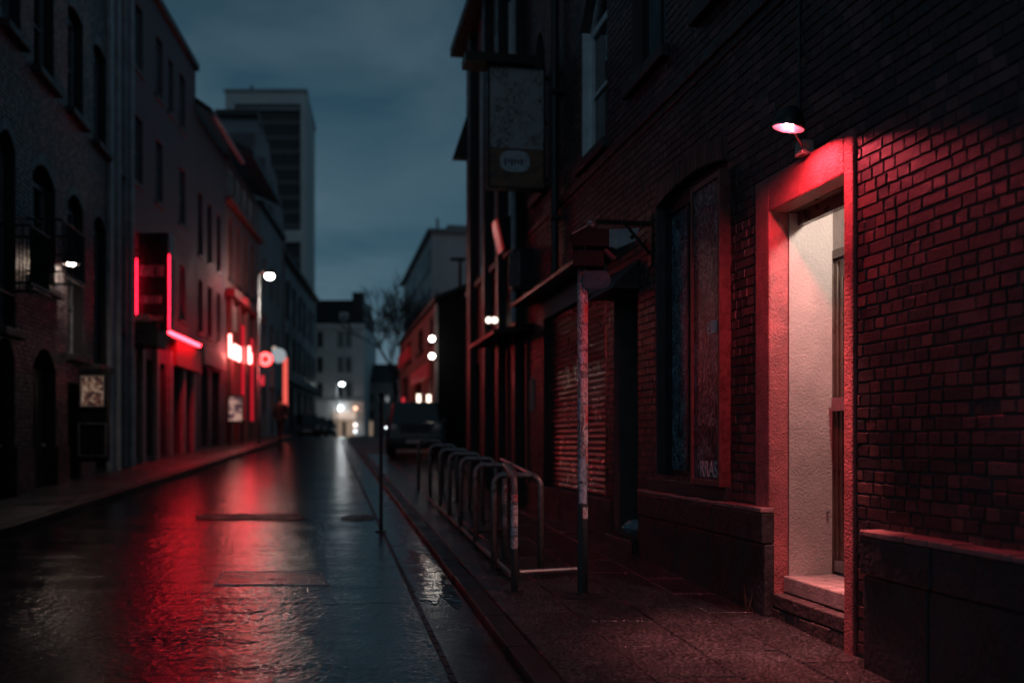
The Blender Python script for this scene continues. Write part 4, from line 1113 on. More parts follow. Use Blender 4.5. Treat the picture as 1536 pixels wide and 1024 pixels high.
# ================================================================== LEFT: NEAR BRICK BUILDING
q = G(166, 705, .1)
A = Wall((q.x, q.y), -.16, 'L'); fa = lambda a, t, z: A.P(a, t, z)
la = thing('corner_brick_building', 'tall grey brown brick building with arched windows at the left edge', 'building', (q.x, q.y, gz(q.y)+.1))
AE = A.s_(188); SA = A.s_
def opp(pa, pb, z0, z1, rise=0, depth=.25, lintel=False): return dict(s0=SA(pa), s1=SA(pb), z0=z0, z1=z1, rise=rise, depth=depth, lintel=lintel)
top_ = [opp(1,30,8.1,9.9,.15), opp(50,80,7.98,9.9,.12), opp(101,124,7.95,9.9,.12), opp(140,158,7.9,9.9,.12)]
mid_ = [opp(-4,22,3.35,6.2,.26), opp(48,82,4.3,6.15,.26), opp(101,124,3.25,6.15,.24), opp(140,158,3.2,6.15,.24)]
gnd_ = [opp(-8,21,.5,2.9,.3), opp(48,83,.5,2.85,.35), opp(101,118,.6,2.7,.0), opp(140,157,1.0,2.6,.0)]
nar_ = [opp(172,182,7.9,9.9), opp(172,182,4.2,6.2)]
OPA = top_+mid_+gnd_+nar_
A0 = SA(0)-4
wall_mesh(A, A0, AE, -.3, 13.5, OPA, None).build('wall', M['mortar3'], la, norm=False)
brick_mesh(A, SA(0)-1.2, SA(160), 1.5, 11.6, OPA, lens=(.105,.215,.215,.105), bev=.010, jit=.004, proud=.013).build('brickwork', M['brick3'], la, norm=False)
cur = SA(0)-1.2
for o in sorted(gnd_, key=lambda o: o['s0']):
    if o['s0'] > cur: MB().box((cur, 0, -.3), (o['s0']-.01, .05, 1.49), fa).build('plinth', M['plinth'], la, bevel=.012)
    cur = o['s1']+.01
MB().box((A0, -6, 13.5), (AE, .4, 13.8), fa).build('roof', M['roof'], la)
for i, o in enumerate(top_): window(A, la, o, M['greyframe'], M['glass'], M['sill'], bars=(1,1), fw=.08, gmat=M['gglass'] if i == 0 else None, sillout=.16)
for o in mid_: window(A, la, o, M['greyframe'], M['glass'], M['sill'], bars=(1,2), fw=.08, sillout=.16)
for o in nar_: window(A, la, o, M['greyframe'], M['glass'], M['sill'], bars=(0,1), fw=.07)
for o in gnd_[:2]:
    mb = MB(); mb.box((o['s0']+.01, -.24, o['z0']), (o['s1']-.01, -.18, o['z1']), fa)
    for k in range(4):
        a = o['s0']+.1+k*(o['s1']-o['s0']-.2)/4; mb.box((a+.04, -.18, o['z0']+.3), (a+(o['s1']-o['s0']-.2)/4-.04, -.165, o['z1']-.2), fa)
    d_ = mb.build('door', M['doordark'], la); MB().ball(A.P(o['s1']-.2, -.15, o['z0']+1.0), .04).build('handle', M['steel'], d_)
    window(A, la, dict(s0=o['s0'], s1=o['s1'], z0=o['z1']+.003, z1=o['z1']+.02, rise=o['rise']-.03, depth=.25), M['darkframe'], M['glass'], None, bars=(0,0), fw=.01)
for o in gnd_[2:]: window(A, la, o, M['darkframe'], M['glass'], None, bars=(0,1))
for pa, pb in ((159.5,170),(183.5,188)):
    MB().box((SA(pa), .0, -.2), (SA(pb)-.01, .10, 13.4), fa).build('pilaster', M['palepipe'], la, bevel=.01)
MB().tube([A.P(SA(186), .17, 13), A.P(SA(186), .17, .9)], .07, 10).build('downpipe', M['palepipe'], la)
MB().tube([A.P(SA(166), .17, 13), A.P(SA(166), .17, .9)], .06, 10).build('downpipe', M['palepipe'], la)
# balcony railings
for i, (o, nm) in enumerate(((mid_[0], 'black iron balcony railing at the tall window on the very left edge'), (mid_[1], 'black iron balcony railing on the arched window beside the white wall lamp'))):
    z0 = 4.35 if i else 3.9; h = .95; t = .55; a, b = o['s0']-.25, o['s1']-.12
    bl = thing('balcony_railing', nm, 'railing', A.P((a+b)/2, 0, z0), 'iron balcony railings')
    for z in (z0+.08, z0+h):
        MB().tube([A.P(a,.012,z), A.P(a,t,z), A.P(b,t,z), A.P(b,.012,z)], .022, 6).build('rail', M['black'], bl)
    mb = MB(); n = 14
    for k in range(n+1): s_ = a+(b-a)*k/n; mb.tube([A.P(s_,t,z0+.08), A.P(s_,t,z0+h)], .010, 5)
    for k in range(1,5):
        for s_ in (a, b): mb.tube([A.P(s_,t*k/5,z0+.08), A.P(s_,t*k/5,z0+h)], .010, 5)
    mb.build('bars', M['black'], bl)
    mb = MB()
    for k in (0, 5): mb.box((a-.02, t*k/5-.012+.03, z0-.01), (b+.02, t*k/5+.012+.03, z0+.02), fa)
    mb.build('floor_grating', M['black'], bl)
# white wall lamp
tq_ = .27; wl = A.P(SA(107,tq_), tq_, A.z(107,394,tq_))
lw = thing('wall_lamp', 'bright white lamp on a bracket on the left brick building', 'wall lamp', wl)
MB().lathe(wl+Vector((0,0,.015)), (0,0,1), [(.15,-.05),(.15,-.02),(.14,.02),(.10,.07),(.05,.10),(.0,.11)], 18).build('shade', M['black'], lw)
MB().ball(wl+Vector((0,0,.0)), .075, 14, 8, (1,1,.8)).build('bulb', emat('left_lamp_bulb', (1,.76,.62), 260), lw, smooth=True)
MB().tube([wl+Vector((0,0,.08)), A.P(SA(107,tq_)-.05, .2, wl.z+.16), A.P(SA(107,tq_)-.12, .0, wl.z+.10)], .022, 8).build('arm', M['black'], lw)
# display case by the drainpipe
dz = 19.3; c0 = at(118, 695, dz); c1 = at(160, 552, dz); c0.z = gz(dz)+.09
dc = thing('display_case', 'free standing poster case with framed picture above a dark panel', 'display case', ((c0.x+c1.x)/2, dz, c0.z))
poster = bpy.data.materials.new('faded_poster'); t, N, L, B = nt(poster)
co = N.new('ShaderNodeTexCoord'); vo = N.new('ShaderNodeTexNoise'); vo.inputs['Scale'].default_value = 7; vo.inputs['Detail'].default_value = 3; vo.inputs['Distortion'].default_value = 1.5; L.new(co.outputs['Object'], vo.inputs['Vector'])
rp = N.new('ShaderNodeValToRGB'); el = rp.color_ramp.elements; el[0].color = (.02,.022,.03,1); el[0].position = .38; el[1].color = (.55,.4,.3,1); el[1].position = .62
e = el.new(.5); e.color = (.22,.09,.06,1)
L.new(vo.outputs['Fac'], rp.inputs['Fac']); L.new(rp.outputs['Color'], B.inputs['Base Color']); B.inputs['Roughness'].default_value = .3
L.new(rp.outputs['Color'], B.inputs['Emission Color']); B.inputs['Emission Strength'].default_value = .28
M['poster'] = poster
def cam_box(nm, pa, pb, ya, yb, d, mat, par, th=.06, bevel=0, dy=0):
    a = at(pa, yb, d); b = at(pb, ya, d)
    return MB().box((a.x, d+dy, a.z), (b.x, d+dy+th, b.z)).build(nm, mat, par, bevel=bevel)
cam_box('cabinet', 118, 160, 553, 692, dz, M['black'], dc, th=.16)
cam_box('picture', 123, 155.5, 565, 608, dz, M['poster'], dc, th=.004, dy=-.012)
mb = MB()
for pa, pb, ya, yb in ((121,123,563,610),(155.5,157.5,563,610),(123,155.5,563,565),(123,155.5,608,610)):
    a = at(pa, yb, dz); b = at(pb, ya, dz); mb.box((a.x, dz-.03, a.z), (b.x, dz-.001, b.z))
mb.build('picture_frame', M['stonefront'], dc)
mb = MB()
for pa, pb, ya, yb in ((118,120,634,684),(158,160,634,684),(120,158,634,636),(120,158,682,684)):
    a = at(pa, yb, dz); b = at(pb, ya, dz); mb.box((a.x, dz-.03, a.z), (b.x, dz-.001, b.z))
mb.build('panel_frame', M['steel'], dc)

# ================================================================== LEFT: SECOND BUILDING (rendered)
qa = A.P(AE, 0, 0)
Bw = Wall((qa.x, qa.y), -.10, 'L'); fb = lambda a, t, z: Bw.P(a, t, z); SB = Bw.s_
lb_ = thing('rendered_building', 'mauve grey rendered building above the neon bar sign', 'building', (qa.x, qa.y, gz(qa.y)+.1))
BE = SB(293.5)
colsB = [(199,214),(234,244),(269,278)]
opB = []
for a, b in colsB: opB += [dict(s0=SB(a), s1=SB(b), z0=8.05, z1=9.7, depth=.2), dict(s0=SB(a), s1=SB(b), z0=10.9, z1=12.5, depth=.2), dict(s0=SB(a), s1=SB(b), z0=5.2, z1=6.8, depth=.2)]
opB.append(dict(s0=SB(252.5), s1=SB(260), z0=10.9, z1=12.4, depth=.2))
opB.append(dict(s0=SB(256), s1=SB(262), z0=5.2, z1=6.8, depth=.2))
gB = [dict(s0=SB(a), s1=SB(b), z0=1.2, z1=3.7, depth=.3) for a, b in ((197,208),(211,229),(233,248),(257,270),(273,285),(288,292))]
wall_mesh(Bw, 0, BE, .2, 13.3, opB+gB, None).build('wall', M['render'], lb_)
for o in opB: window(Bw, lb_, o, M['greyframe'], M['glass'], M['sill'], bars=(0,1), fw=.07, sillout=.045)
for i, o in enumerate(gB):
    w = window(Bw, lb_, o, M['shopwood'], M['glass'], None, bars=(1,1), fw=.12)
MB().box((-.0, -8, 13.3), (BE, .12, 13.5), fb).build('roof', M['roof'], lb_)
for px in (194.5, 209.5, 231, 251.5, 271.5, 286.5):
    s_ = SB(px); MB().box((s_-.14, .0, .4), (s_+.14, .12, 4.1), fb).build('shop_pilaster', M['stonefront'], lb_)
a, b = max(.02, SB(193,.75)), SB(250,.75)
MB().box((a, .0, 3.85), (b, .75, 4.45), fb).build('shop_canopy', M['signblack'], lb_, bevel=.02)
MB().box((a, .0, 4.455), (b+.3, .55, 4.62), fb).build('cornice', M['stonefront'], lb_)
MB().box((SB(254), .0, 3.72), (SB(293), .2, 4.42), fb).build('shop_fascia', M['redfascia'], lb_)
MB().box((0.0, .0, .3), (BE, .04, .9), fb).build('plinth', M['plinth'], lb_)
# neon strip over the fascia
st = thing('neon_strip', 'horizontal red neon strip along the bar fascia', 'neon light', Bw.P(SB(275), .2, 4.5))
MB().tube([Bw.P(SB(254,.3), .3, 4.52), Bw.P(SB(299,.3), .3, 4.52)], .045, 10).build('tube', M['strip'], st, smooth=True)
MB().box((SB(254,.2), .2, 4.44), (SB(299,.2), .24, 4.60), fb).build('backing', M['black'], st)
# vertical sign box with red neon tubes
dS = 24.2; vs_ = thing('neon_bar_sign', 'tall black projecting sign box edged with red neon tubes', 'sign', at(230, 495, dS))
a, b = at(207, 494, dS), at(252, 349, dS)
MB().box((a.x, dS, a.z), (b.x, dS+.28, b.z)).build('box', M['signblack'], vs_, bevel=.02)
MB().tube([at(204.8,483,dS-.02), at(204.8,388,dS-.02)], .013, 8).build('neon_tube', M['tube'], vs_, smooth=True)
MB().tube([at(253.8,493,dS-.04), at(253.8,382,dS-.04)], .013, 8).build('neon_tube', M['tube'], vs_, smooth=True)
MB().box((b.x+.002, dS+.0, a.z), (b.x+.04, dS+.28, b.z)).build('edge_trim', M['palepipe'], vs_)
random.seed(5)
for (ya, yb, pa, pb) in ((398,414,210,246),(444,455,211,245),(474,481,211,245),(487,491,212,244)):
    mb = MB(); x = pa
    while x < pb-3:
        w = random.uniform(2.2, 5.0); kind = random.random()
        for seg in range(3):
            if kind < .33: p = [(x, yb), (x, ya), (x+w*.8, ya), (x+w*.8, yb)]
            elif kind < .66: p = [(x+w*.8, ya), (x, ya), (x, yb), (x+w*.8, yb)]
            else: p = [(x, ya), (x, yb), (x+w*.4, (ya+yb)/2), (x+w*.8, yb), (x+w*.8, ya)]
        mb.tube([at(u, v, dS-.006) for u, v in p], .010, 5)
        x += w+1.2
    mb.build('lettering', M['letter'], vs_)
mb = MB()
for y in (374, 424): mb.box((at(192,y,dS).x, dS+.1, at(0,y+1.5,dS).z), (at(207,y,dS).x, dS+.16, at(0,y-1.5,dS).z))
mb.build('bracket', M['black'], vs_)

# ================================================================== LEFT: THIRD (eaves) and FOURTH (red lit)
lc = thing('eaves_building', 'narrow grey building with overhanging dark roof between render and red lit fronts', 'building', Bw.P(BE, 0, gz(31)))
CE = SB(338)
opC = []
for a, b in ((297,304),(311,318),(325,331)):
    opC += [dict(s0=SB(a), s1=SB(b), z0=7.6, z1=9.6, depth=.2), dict(s0=SB(a), s1=SB(b), z0=5.1, z1=6.8, depth=.2)]
gC = [dict(s0=SB(a), s1=SB(b), z0=1.4, z1=4.0, depth=.3) for a, b in ((302,312),(318,329))]
wall_mesh(Bw, BE+.004, CE, .3, 12.0, opC+gC, None).build('wall', M['render2'], lc)
for o in opC: window(Bw, lc, o, M['darkframe'], M['glass'], M['sill'], bars=(0,1), fw=.07, sillout=.045)
for o in gC: window(Bw, lc, o, M['shopwood'], M['glass'], None, bars=(1,1), fw=.1)
MB().box((SB(300), .0, 4.1), (SB(333), .14, 4.7), fb).build('shop_fascia', M['stonefront'], lc)
MB().hexa([Bw.P(BE+.01,.5,11.95), Bw.P(CE+.6,.5,11.95), Bw.P(CE+.6,-3,14.3), Bw.P(BE+.01,-3,14.3), Bw.P(BE+.01,.5,12.15), Bw.P(CE+.6,.5,12.15), Bw.P(CE+.6,-3,14.5), Bw.P(BE+.01,-3,14.5)]).build('roof', M['roof'], lc)
MB().tube([Bw.P(BE+.3,.52,12.0), Bw.P(CE+.6,.52,12.0)], .08, 8).build('gutter', M['palepipe'], lc)
ld = thing('red_lit_building', 'ornate facade glowing red behind the neon letters and street lamp', 'building', Bw.P(CE, 0, gz(36)))
DE = SB(389)
opD = []
for a, b in ((343,349),(355,360.5),(366,371),(376.5,381)):
    opD.append(dict(s0=SB(a), s1=SB(b), z0=7.7, z1=9.8, depth=.25, rise=.25))
gD = [dict(s0=SB(a), s1=SB(b), z0=1.6, z1=4.3, depth=.35) for a, b in ((343,351),(358.5,363),(370.5,375),(383,387.5))]
cl = [dict(s0=SB(a), s1=SB(b), z0=11.0, z1=11.9, depth=.15) for a, b in ((343,352),(354,362),(364,371),(373,380))]
wall_mesh(Bw, CE+.004, DE, .3, 12.2, opD+gD+cl, None).build('wall', M['redbrickfar'], ld)
for o in opD: window(Bw, ld, o, M['darkframe'], M['glass'], M['sill'], bars=(0,1), fw=.08)
for o in gD: window(Bw, ld, o, M['shopwood'], M['glass'], None, bars=(0,1), fw=.1)
for o in cl: window(Bw, ld, o, M['frame'], M['glassblue'], None, bars=(1,0), fw=.08)
MB().hexa([Bw.P(CE+.7,.9,12.25), Bw.P(DE+.6,.9,12.25), Bw.P(DE+.6,-3,14.0), Bw.P(CE+.7,-3,14.0), Bw.P(CE+.7,.9,12.5), Bw.P(DE+.6,.9,12.5), Bw.P(DE+.6,-3,14.3), Bw.P(CE+.7,-3,14.3)]).build('roof', M['roof'], ld)
MB().box((CE+.01, 0, 6.9), (DE, .35, 7.2), fb).box((CE+.01, 0, 10.4), (DE, .25, 10.6), fb).build('cornice', M['redbrickfar'], ld, bevel=.03)
MB().box((SB(341), 0, 5.75), (SB(355), .1, 6.7), fb).build('name_board', M['stonefront'], ld)
for px in (341.5, 353, 365.5, 378.5):
    s_ = SB(px); MB().box((s_-.22, 0, .5), (s_+.22, .18, 6.88), fb).build('pilaster', M['redbrickfar'], ld, bevel=.02)
for px, zt_, lab in ((365.5, 5.5, 'upright pilaster face below the neon letters, given a red glow'), (379, 5.2, 'upright pilaster face beside the lamp post, given a red glow')):
    s_ = SB(px, .25); r_ = thing('glow_strip', lab, 'light strip', Bw.P(s_, .2, 2.2), 'upright red light strips')
    MB().box((s_-.26, .20, 2.4), (s_+.26, .25, zt_+.6), fb).build('glow_face', M['redcolglow'], r_)  # red glow painted over the pilaster, no lamp here
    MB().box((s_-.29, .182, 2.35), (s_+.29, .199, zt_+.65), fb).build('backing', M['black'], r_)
# neon letters
def neon(txt, px, py, size, nm, lab):
    p = Bw.P(SB(px,.35), .35, Bw.z(px, py, .35))
    o = text_mesh(txt, size, p, Bw.u3, (0,0,1), nm, M['neonw'], None, extrude=.03, offset=.012, stretch=1.35)
    recentre(o, p); tag(o, lab, 'neon sign'); return o
neon('Lou', 343.5, 534, 1.15, 'neon_letters', 'pink white neon letters high on the red lit facade')
neon('b', 373, 544, .95, 'neon_letter', 'single pink white neon letter next to the red ring sign')
# ring sign
dR = 43.5; rc_ = at(398, 538.5, dR)
rs_ = thing('ring_sign', 'round red ring shaped neon sign projecting over the pavement', 'neon sign', rc_)
mb = MB(); pts = [rc_+Vector((math.cos(2*math.pi*k/28)*.215, 0, math.sin(2*math.pi*k/28)*.215)) for k in range(29)]
mb.tube(pts, .075, 10, cap=False); mb.build('ring', M['ring'], rs_, smooth=True)
MB().lathe(rc_+Vector((0,.08,0)), (0,1,0), [(0,0),(.32,0),(.32,.1),(0,.1)], 24).build('backing', M['redfascia'], rs_)
MB().box((rc_.x-.9, dR+.1, rc_.z-.03), (rc_.x-.25, dR+.15, rc_.z+.03)).build('bracket', M['black'], rs_)
hp = thing('hanging_lightbox', 'small red backlit panel hanging under the ring sign', 'sign', at(392, 577, dR))
cam_box('panel', 387.5, 396.5, 563, 578, dR, M['redpanel'], hp, th=.1)
cam_box('frame', 386.5, 397.5, 562, 579, dR+.02, M['black'], hp, th=.06)
pd = at(418, 533, 46.0); dsg = thing('disc_sign', 'pale oval disc sign to the right of the red ring', 'sign', pd)
MB().lathe(pd, (.35,-1,0), [(0,.06),(.32,.06),(.34,.0),(.32,-.06),(0,-.06)], 22).build('disc', M['discpale'], dsg)
MB().tube([pd+Vector((-.3,.02,.1)), pd+Vector((-.9,.1,.1))], .03, 6).build('bracket', M['black'], dsg)
pl_ = at(411.5, 523, 47.0); sl_ = thing('spot_lamp', 'tiny warm lamp above the pale disc sign', 'lamp', pl_)
MB().ball(pl_, .12, 10, 6).build('bulb', M['shopsign'], sl_); MB().tube([pl_, pl_+Vector((-.8,.1,.1))], .02, 5).build('arm', M['black'], sl_)
# poster stand by the lamp post
dP = 36.0
pb_ = thing('poster_stand', 'lit poster stand on the pavement in front of the red shopfront', 'poster stand', at(353, 664, dP)+Vector((0,0,0)))
cam_box('case', 341.5, 365, 592, 634, dP, M['black'], pb_, th=.14, bevel=.02)
lp_ = bpy.data.materials.new('lit_poster'); t, N, L, B = nt(lp_)
co = N.new('ShaderNodeTexCoord'); vo = N.new('ShaderNodeTexNoise'); vo.inputs['Scale'].default_value = 4; vo.inputs['Distortion'].default_value = 1; L.new(co.outputs['Object'], vo.inputs['Vector'])
rp = N.new('ShaderNodeValToRGB'); el = rp.color_ramp.elements; el[0].color = (.12,.06,.08,1); el[0].position = .4; el[1].color = (.85,.52,.42,1); el[1].position = .56
L.new(vo.outputs['Fac'], rp.inputs['Fac']); L.new(rp.outputs['Color'], B.inputs['Base Color']); L.new(rp.outputs['Color'], B.inputs['Emission Color']); B.inputs['Emission Strength'].default_value = .45
cam_box('poster', 343.5, 363, 595, 631, dP, lp_, pb_, th=.004, dy=-.01)
for px in (344, 362.5): cam_box('leg', px-1, px+1, 634.5, 666, dP, M['black'], pb_, th=.06, dy=.04)

# ================================================================== LEFT FAR: glazed block, tower, dark offices
le = thing('glazed_block', 'stepped blue grey glazed block rising behind the red lit facade', 'building', at(400, 600, 52.0)*1.0)
dE = 53.0
sil = [(330,640),(330,164),(386,164),(388,186),(398,212),(403,214),(407,250),(414,262),(418,300),(424,318),(427,352),(427,640)]
MB().prism([at(x, y, dE) for x, y in sil], (-2, 9, 0)).build('wall', M['curtain'], le)
MB().prism([at(322,164,dE-.4), at(387,164,dE-.4), at(387,173,dE-.4), at(322,173,dE-.4)], (-1, 6, 0)).build('roof', M['roof'], le)
for i in range(10):
    y = 200+i*36
    xr = 384 if y < 212 else 400 if y < 260 else 412 if y < 320 else 424
    cam_box('window', 332, xr-3, y, y+20, dE-.06, M['darkclad'], le, th=.05)
# low part on the street line, below the glazed block
lf = thing('slate_building', 'plain blue grey street front between the neon ring and the dark offices', 'building', Bw.P(DE, 0, gz(46)))
FE = SB(424)
opF = [dict(s0=SB(a), s1=SB(b), z0=z, z1=z+1.6, depth=.2) for a, b in ((394,399),(405,410),(415,419)) for z in (5.6, 8.4)]
gF = [dict(s0=SB(a), s1=SB(b), z0=1.9, z1=4.2, depth=.3) for a, b in ((393,400),(405,411),(415,420))]
wall_mesh(Bw, DE+.004, FE, .5, 12.2, opF+gF, None).build('wall', M['concrete2'], lf)
for o in opF+gF: window(Bw, lf, o, M['darkframe'], M['glass'], None, bars=(0,1), fw=.08)
MB().box((DE+.01, -5, 12.2), (FE, .2, 12.4), fb).build('roof', M['roof'], lf)
os_ = thing('glow_strip', 'tall orange red light panel on the street front right behind the walker', 'light strip', Bw.P(SB(427,.4), .3, 3), 'upright red light strips')
cam_box('glow_face', 424.5, 431, 536, 612, 49.5, M['orange'], os_, th=.06)
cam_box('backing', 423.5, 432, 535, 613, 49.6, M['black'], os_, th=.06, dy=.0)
# tower
tz = 92.0
tw_ = thing('concrete_tower', 'tall modern tower with pale concrete frame and dark glass bay', 'tower', at(400, 655, tz))
zt3 = at(0, 139, tz).z
x0, x1 = at(338,0,tz).x, at(459,0,tz).x; xi0, xi1 = at(352,0,tz).x, at(451,0,tz).x
def tb(xa, xb, ya, yb, nm, mat, t0=0, t1=.5):
    return MB().box((xa, tz+t0, at(0,yb,tz).z), (xb, tz+t1, at(0,ya,tz).z)).build(nm, mat, tw_)
mb = MB()
mb.box((x0, tz, 1.5), (xi0, tz+1.0, zt3)); mb.box((xi1, tz, 1.5), (x1, tz+1.0, zt3))
mb.box((xi0, tz, at(0,156,tz).z), (xi1, tz+1.0, zt3)); mb.box((xi0, tz, at(0,363,tz).z), (xi1, tz+1.0, at(0,345,tz).z))
mb.add([Vector((x1, tz+1.0, 1.5)), Vector((x1-1.45, tz+11.5, 1.5)), Vector((x1-1.45, tz+11.5, zt3)), Vector((x1, tz+1.0, zt3)), Vector((x0, tz+1.0, 1.5)), Vector((x0, tz+11.5, 1.5)), Vector((x0, tz+11.5, zt3)), Vector((x0, tz+1.0, zt3))],
       [(0,1,2,3),(1,5,6,2),(5,4,7,6),(3,2,6,7)])
mb.build('wall', M['concrete'], tw_)
tb(xi0, xi1, 156, 640, 'glass_bay', pm('black_glass_bay', (.014,.017,.02), .3, spec=.3), .55, .7)
for y in (178, 201, 222, 246, 268, 291, 312, 333, 385, 410, 435, 460):
    tb(xi0+.05, xi1-.05, y, y+7, 'window', M['darkclad'], .48, .54)
tb(xi0+.1, xi1-.1, 157, 164, 'parapet_louvre', M['concrete2'], .3, .5)
MB().hexa([Vector((x0-.1,tz-.1,zt3)), Vector((x1+.1,tz-.1,zt3)), Vector((x1-1.35,tz+11.6,zt3)), Vector((x0-.1,tz+11.6,zt3)), Vector((x0-.1,tz-.1,zt3+.3)), Vector((x1+.1,tz-.1,zt3+.3)), Vector((x1-1.35,tz+11.6,zt3+.3)), Vector((x0-.1,tz+11.6,zt3+.3))]).build('roof', M['concrete2'], tw_)
mb = MB().tube([at(369,139,tz)+Vector((0,2,0)), at(369,118,tz)+Vector((0,2,0))], .13, 6); mb.tube([at(457,139,tz)+Vector((0,.6,0)), at(457,133,tz)+Vector((0,.6,0))], .2, 6); mb.build('antenna', M['black'], tw_)
# dark offices down the left side
lg = thing('dark_office', 'long dark office front with tall pale windows receding to the end building', 'building', Bw.P(FE+.05, 0, 1.76))
GE = SB(474)
opG = [dict(s0=SB(a), s1=SB(b), z0=z, z1=z+h, depth=.25) for a, b in ((429,434),(439,443.5),(447.5,451.5),(455,458.5),(462,465),(468,470.5)) for z, h in ((5.6,1.9),(8.2,2.2))]
gG = [dict(s0=SB(a), s1=SB(b), z0=2.2, z1=4.6, depth=.3) for a, b in ((434,440),(446,451),(456,460),(464,467))]
wall_mesh(Bw, FE+.004, GE, 1.0, 11.4, opG+gG, None).build('wall', M['darkclad'], lg)
for i, o in enumerate(opG): window(Bw, lg, o, M['darkframe'], M['glassblue'] if i % 3 else M['glass'], None, bars=(0,1), fw=.08)
for o in gG: window(Bw, lg, o, M['darkframe'], M['glass'], None, bars=(1,0), fw=.08)
MB().box((FE+.01, -8, 11.4), (GE, .25, 11.65), fb).build('roof', M['roof'], lg)
MB().box((FE+.01, 0, 4.8), (GE, .3, 5.2), fb).build('fascia', M['concrete2'], lg)

# ================================================================== END BUILDING
dH = 100.0
lh = thing('pale_end_building', 'pale stone house with chimney closing the far end of the street', 'building', at(510, 657, dH))
def hb(pa, pb, ya, yb, nm, mat, t0=0, t1=.3, par=None):
    a = at(pa, yb, dH); b = at(pb, ya, dH)
    return MB().box((a.x, dH+t0, a.z), (b.x, dH+t1, b.z)).build(nm, mat, par or lh)
mb = MB(); a = at(452, 660, dH); b = at(546, 490, dH); mb.box((a.x, dH, 1.2), (b.x, dH+9, b.z)); mb.build('wall', M['limestone'], lh)
a = at(452, 490, dH); b = at(545, 490, dH); zt4 = at(0, 447, dH).z
MB().hexa([Vector((a.x,dH+.1,a.z+.3)), Vector((b.x,dH+.1,a.z+.3)), Vector((b.x,dH+9,a.z+.3)), Vector((a.x,dH+9,a.z+.3)), Vector((a.x,dH+1.4,zt4)), Vector((b.x-.2,dH+1.4,zt4)), Vector((b.x-.2,dH+7,zt4)), Vector((a.x,dH+7,zt4))]).build('roof', M['roof'], lh)
MB().box((at(527,0,dH).x, dH+.6, a.z+.3), (at(543,0,dH).x, dH+2.2, at(0,437,dH).z)).build('chimney', M['roof'], lh)
hb(450, 548, 486, 492, 'cornice', M['limestone'], -.35, .1)
hb(472, 546, 600, 604, 'cornice', M['limestone'], -.2, .0)
w = hb(509, 521, 468, 485, 'dormer', M['limestone'], .3, 2.0); hb(511.5, 518.5, 471, 484, 'glass', M['glass'], .25, .3, w)
for ya, yb in ((498,520),(536,558),(575,596)):
    for pa, pb in ((477,484),(507.5,514.5),(519.5,526.5)):
        w = hb(pa-1, pb+1, ya-1, yb+1.5, 'window', M['concrete'], -.12, -.004); hb(pa, pb, ya, yb, 'glass', M['glass'], -.14, -.121, w)
hb(503, 531, 630, 655, 'shop_window', M['shopglow'], -.08, -.004)
hb(514, 519, 632, 655, 'shop_door', M['shopwood'], -.12, -.085)
hb(502, 533, 617, 628, 'shop_sign', M['shopsign'], -.25, -.005)
for i, (px, py, c_, nm) in enumerate(((533,612,(1,.5,.32),'orange round lamp right of the lit shop sign on the end building'),(533,637,(1,.86,.8),'upper of two white lamps beside the lit shop window'),(533,646.5,(.9,.95,1),'lower of two white lamps beside the lit shop window'),(510.5,612,(.9,.97,1),'bright white lamp over the lit shop sign of the end building'))):
    p = at(px, py, dH-.6); l_ = thing('shop_lamp', nm, 'lamp', p, 'small lamps on the end building')
    MB().ball(p, .16, 10, 6).build('globe', emat('shop_lamp_glow', c_, (4, 4, 3, 22)[i]), l_, smooth=True); MB().tube([p, p+Vector((0,.6,.05))], .03, 5).build('arm', M['black'], l_)
# low houses right of it
lo = thing('low_terrace', 'low dim house row between the pale end building and the tree', 'building', at(575, 657, 104))
a = at(548, 660, 104); b = at(612, 572, 104); MB().box((a.x, 104, 1.2), (b.x, 112, b.z)).build('wall', M['concrete2'], lo)
MB().hexa([Vector((a.x,103.8,b.z)), Vector((b.x,103.8,b.z)), Vector((b.x,112,b.z)), Vector((a.x,112,b.z)), Vector((a.x,106.5,b.z+2)), Vector((b.x,106.5,b.z+2)), Vector((b.x,108.5,b.z+2)), Vector((a.x,108.5,b.z+2))]).build('roof', M['roof'], lo)
for px in (555, 566, 578, 590, 602):
    for y in (590, 615):
        a = at(px, y+13, 104); b = at(px+5, y, 104); MB().box((a.x,103.93,a.z),(b.x,103.99,b.z)).build('window', M['glass'], lo)
a = at(552, 655, 104); b = at(559, 632, 104); MB().box((a.x,103.9,a.z),(b.x,103.98,b.z)).build('lit_door', M['shopglow'], lo)

# ================================================================== STREET LAMPS
def street_lamp(base, head, lab, glow, hr):
    t = thing('street_lamp', lab, 'street lamp', base, 'street lamps')
    top = Vector((base.x, base.y, head.z+.10))
    MB().tube([base, Vector((base.x,base.y,base.z+1.0)), top], [.075,.065,.045], 10).build('pole', M['steel'], t, smooth=True)
    MB().tube([top, top.lerp(head,.5)+Vector((0,0,.12)), head+Vector((0,0,.07))], .035, 8).build('arm', M['steel'], t, smooth=True)
    MB().lathe(head, (0,0,1), [(hr*1.02,.02),(hr*1.02,.05),(hr*.7,.12),(0,.14)], 16).build('lamp_head', M['black'], t, smooth=True)
    MB().ball(head-Vector((0,0,.03)), hr, 14, 8, (1,1,.8)).build('lens', glow, t, smooth=True)
    return t
b1 = G(388.5, 664, .1); h1 = at(404.5, 413, b1.y-.3)
street_lamp(b1, h1, 'tall lit street lamp in front of the red lit facade on the left', M['street'], .15)
b2 = at(432, 655, 66.0); b2.z = gz(66)+.1; h2 = at(441, 522, 65.7)
street_lamp(b2, h2, 'second lit street lamp further along by the dark offices', M['street'], .20)
b3 = at(505, 655, 88.0); b3.z = gz(88)+.1; h3 = at(513, 575, 87.8)
street_lamp(b3, h3, 'small lit street lamp in front of the pale end building', M['streetfar'], .17)
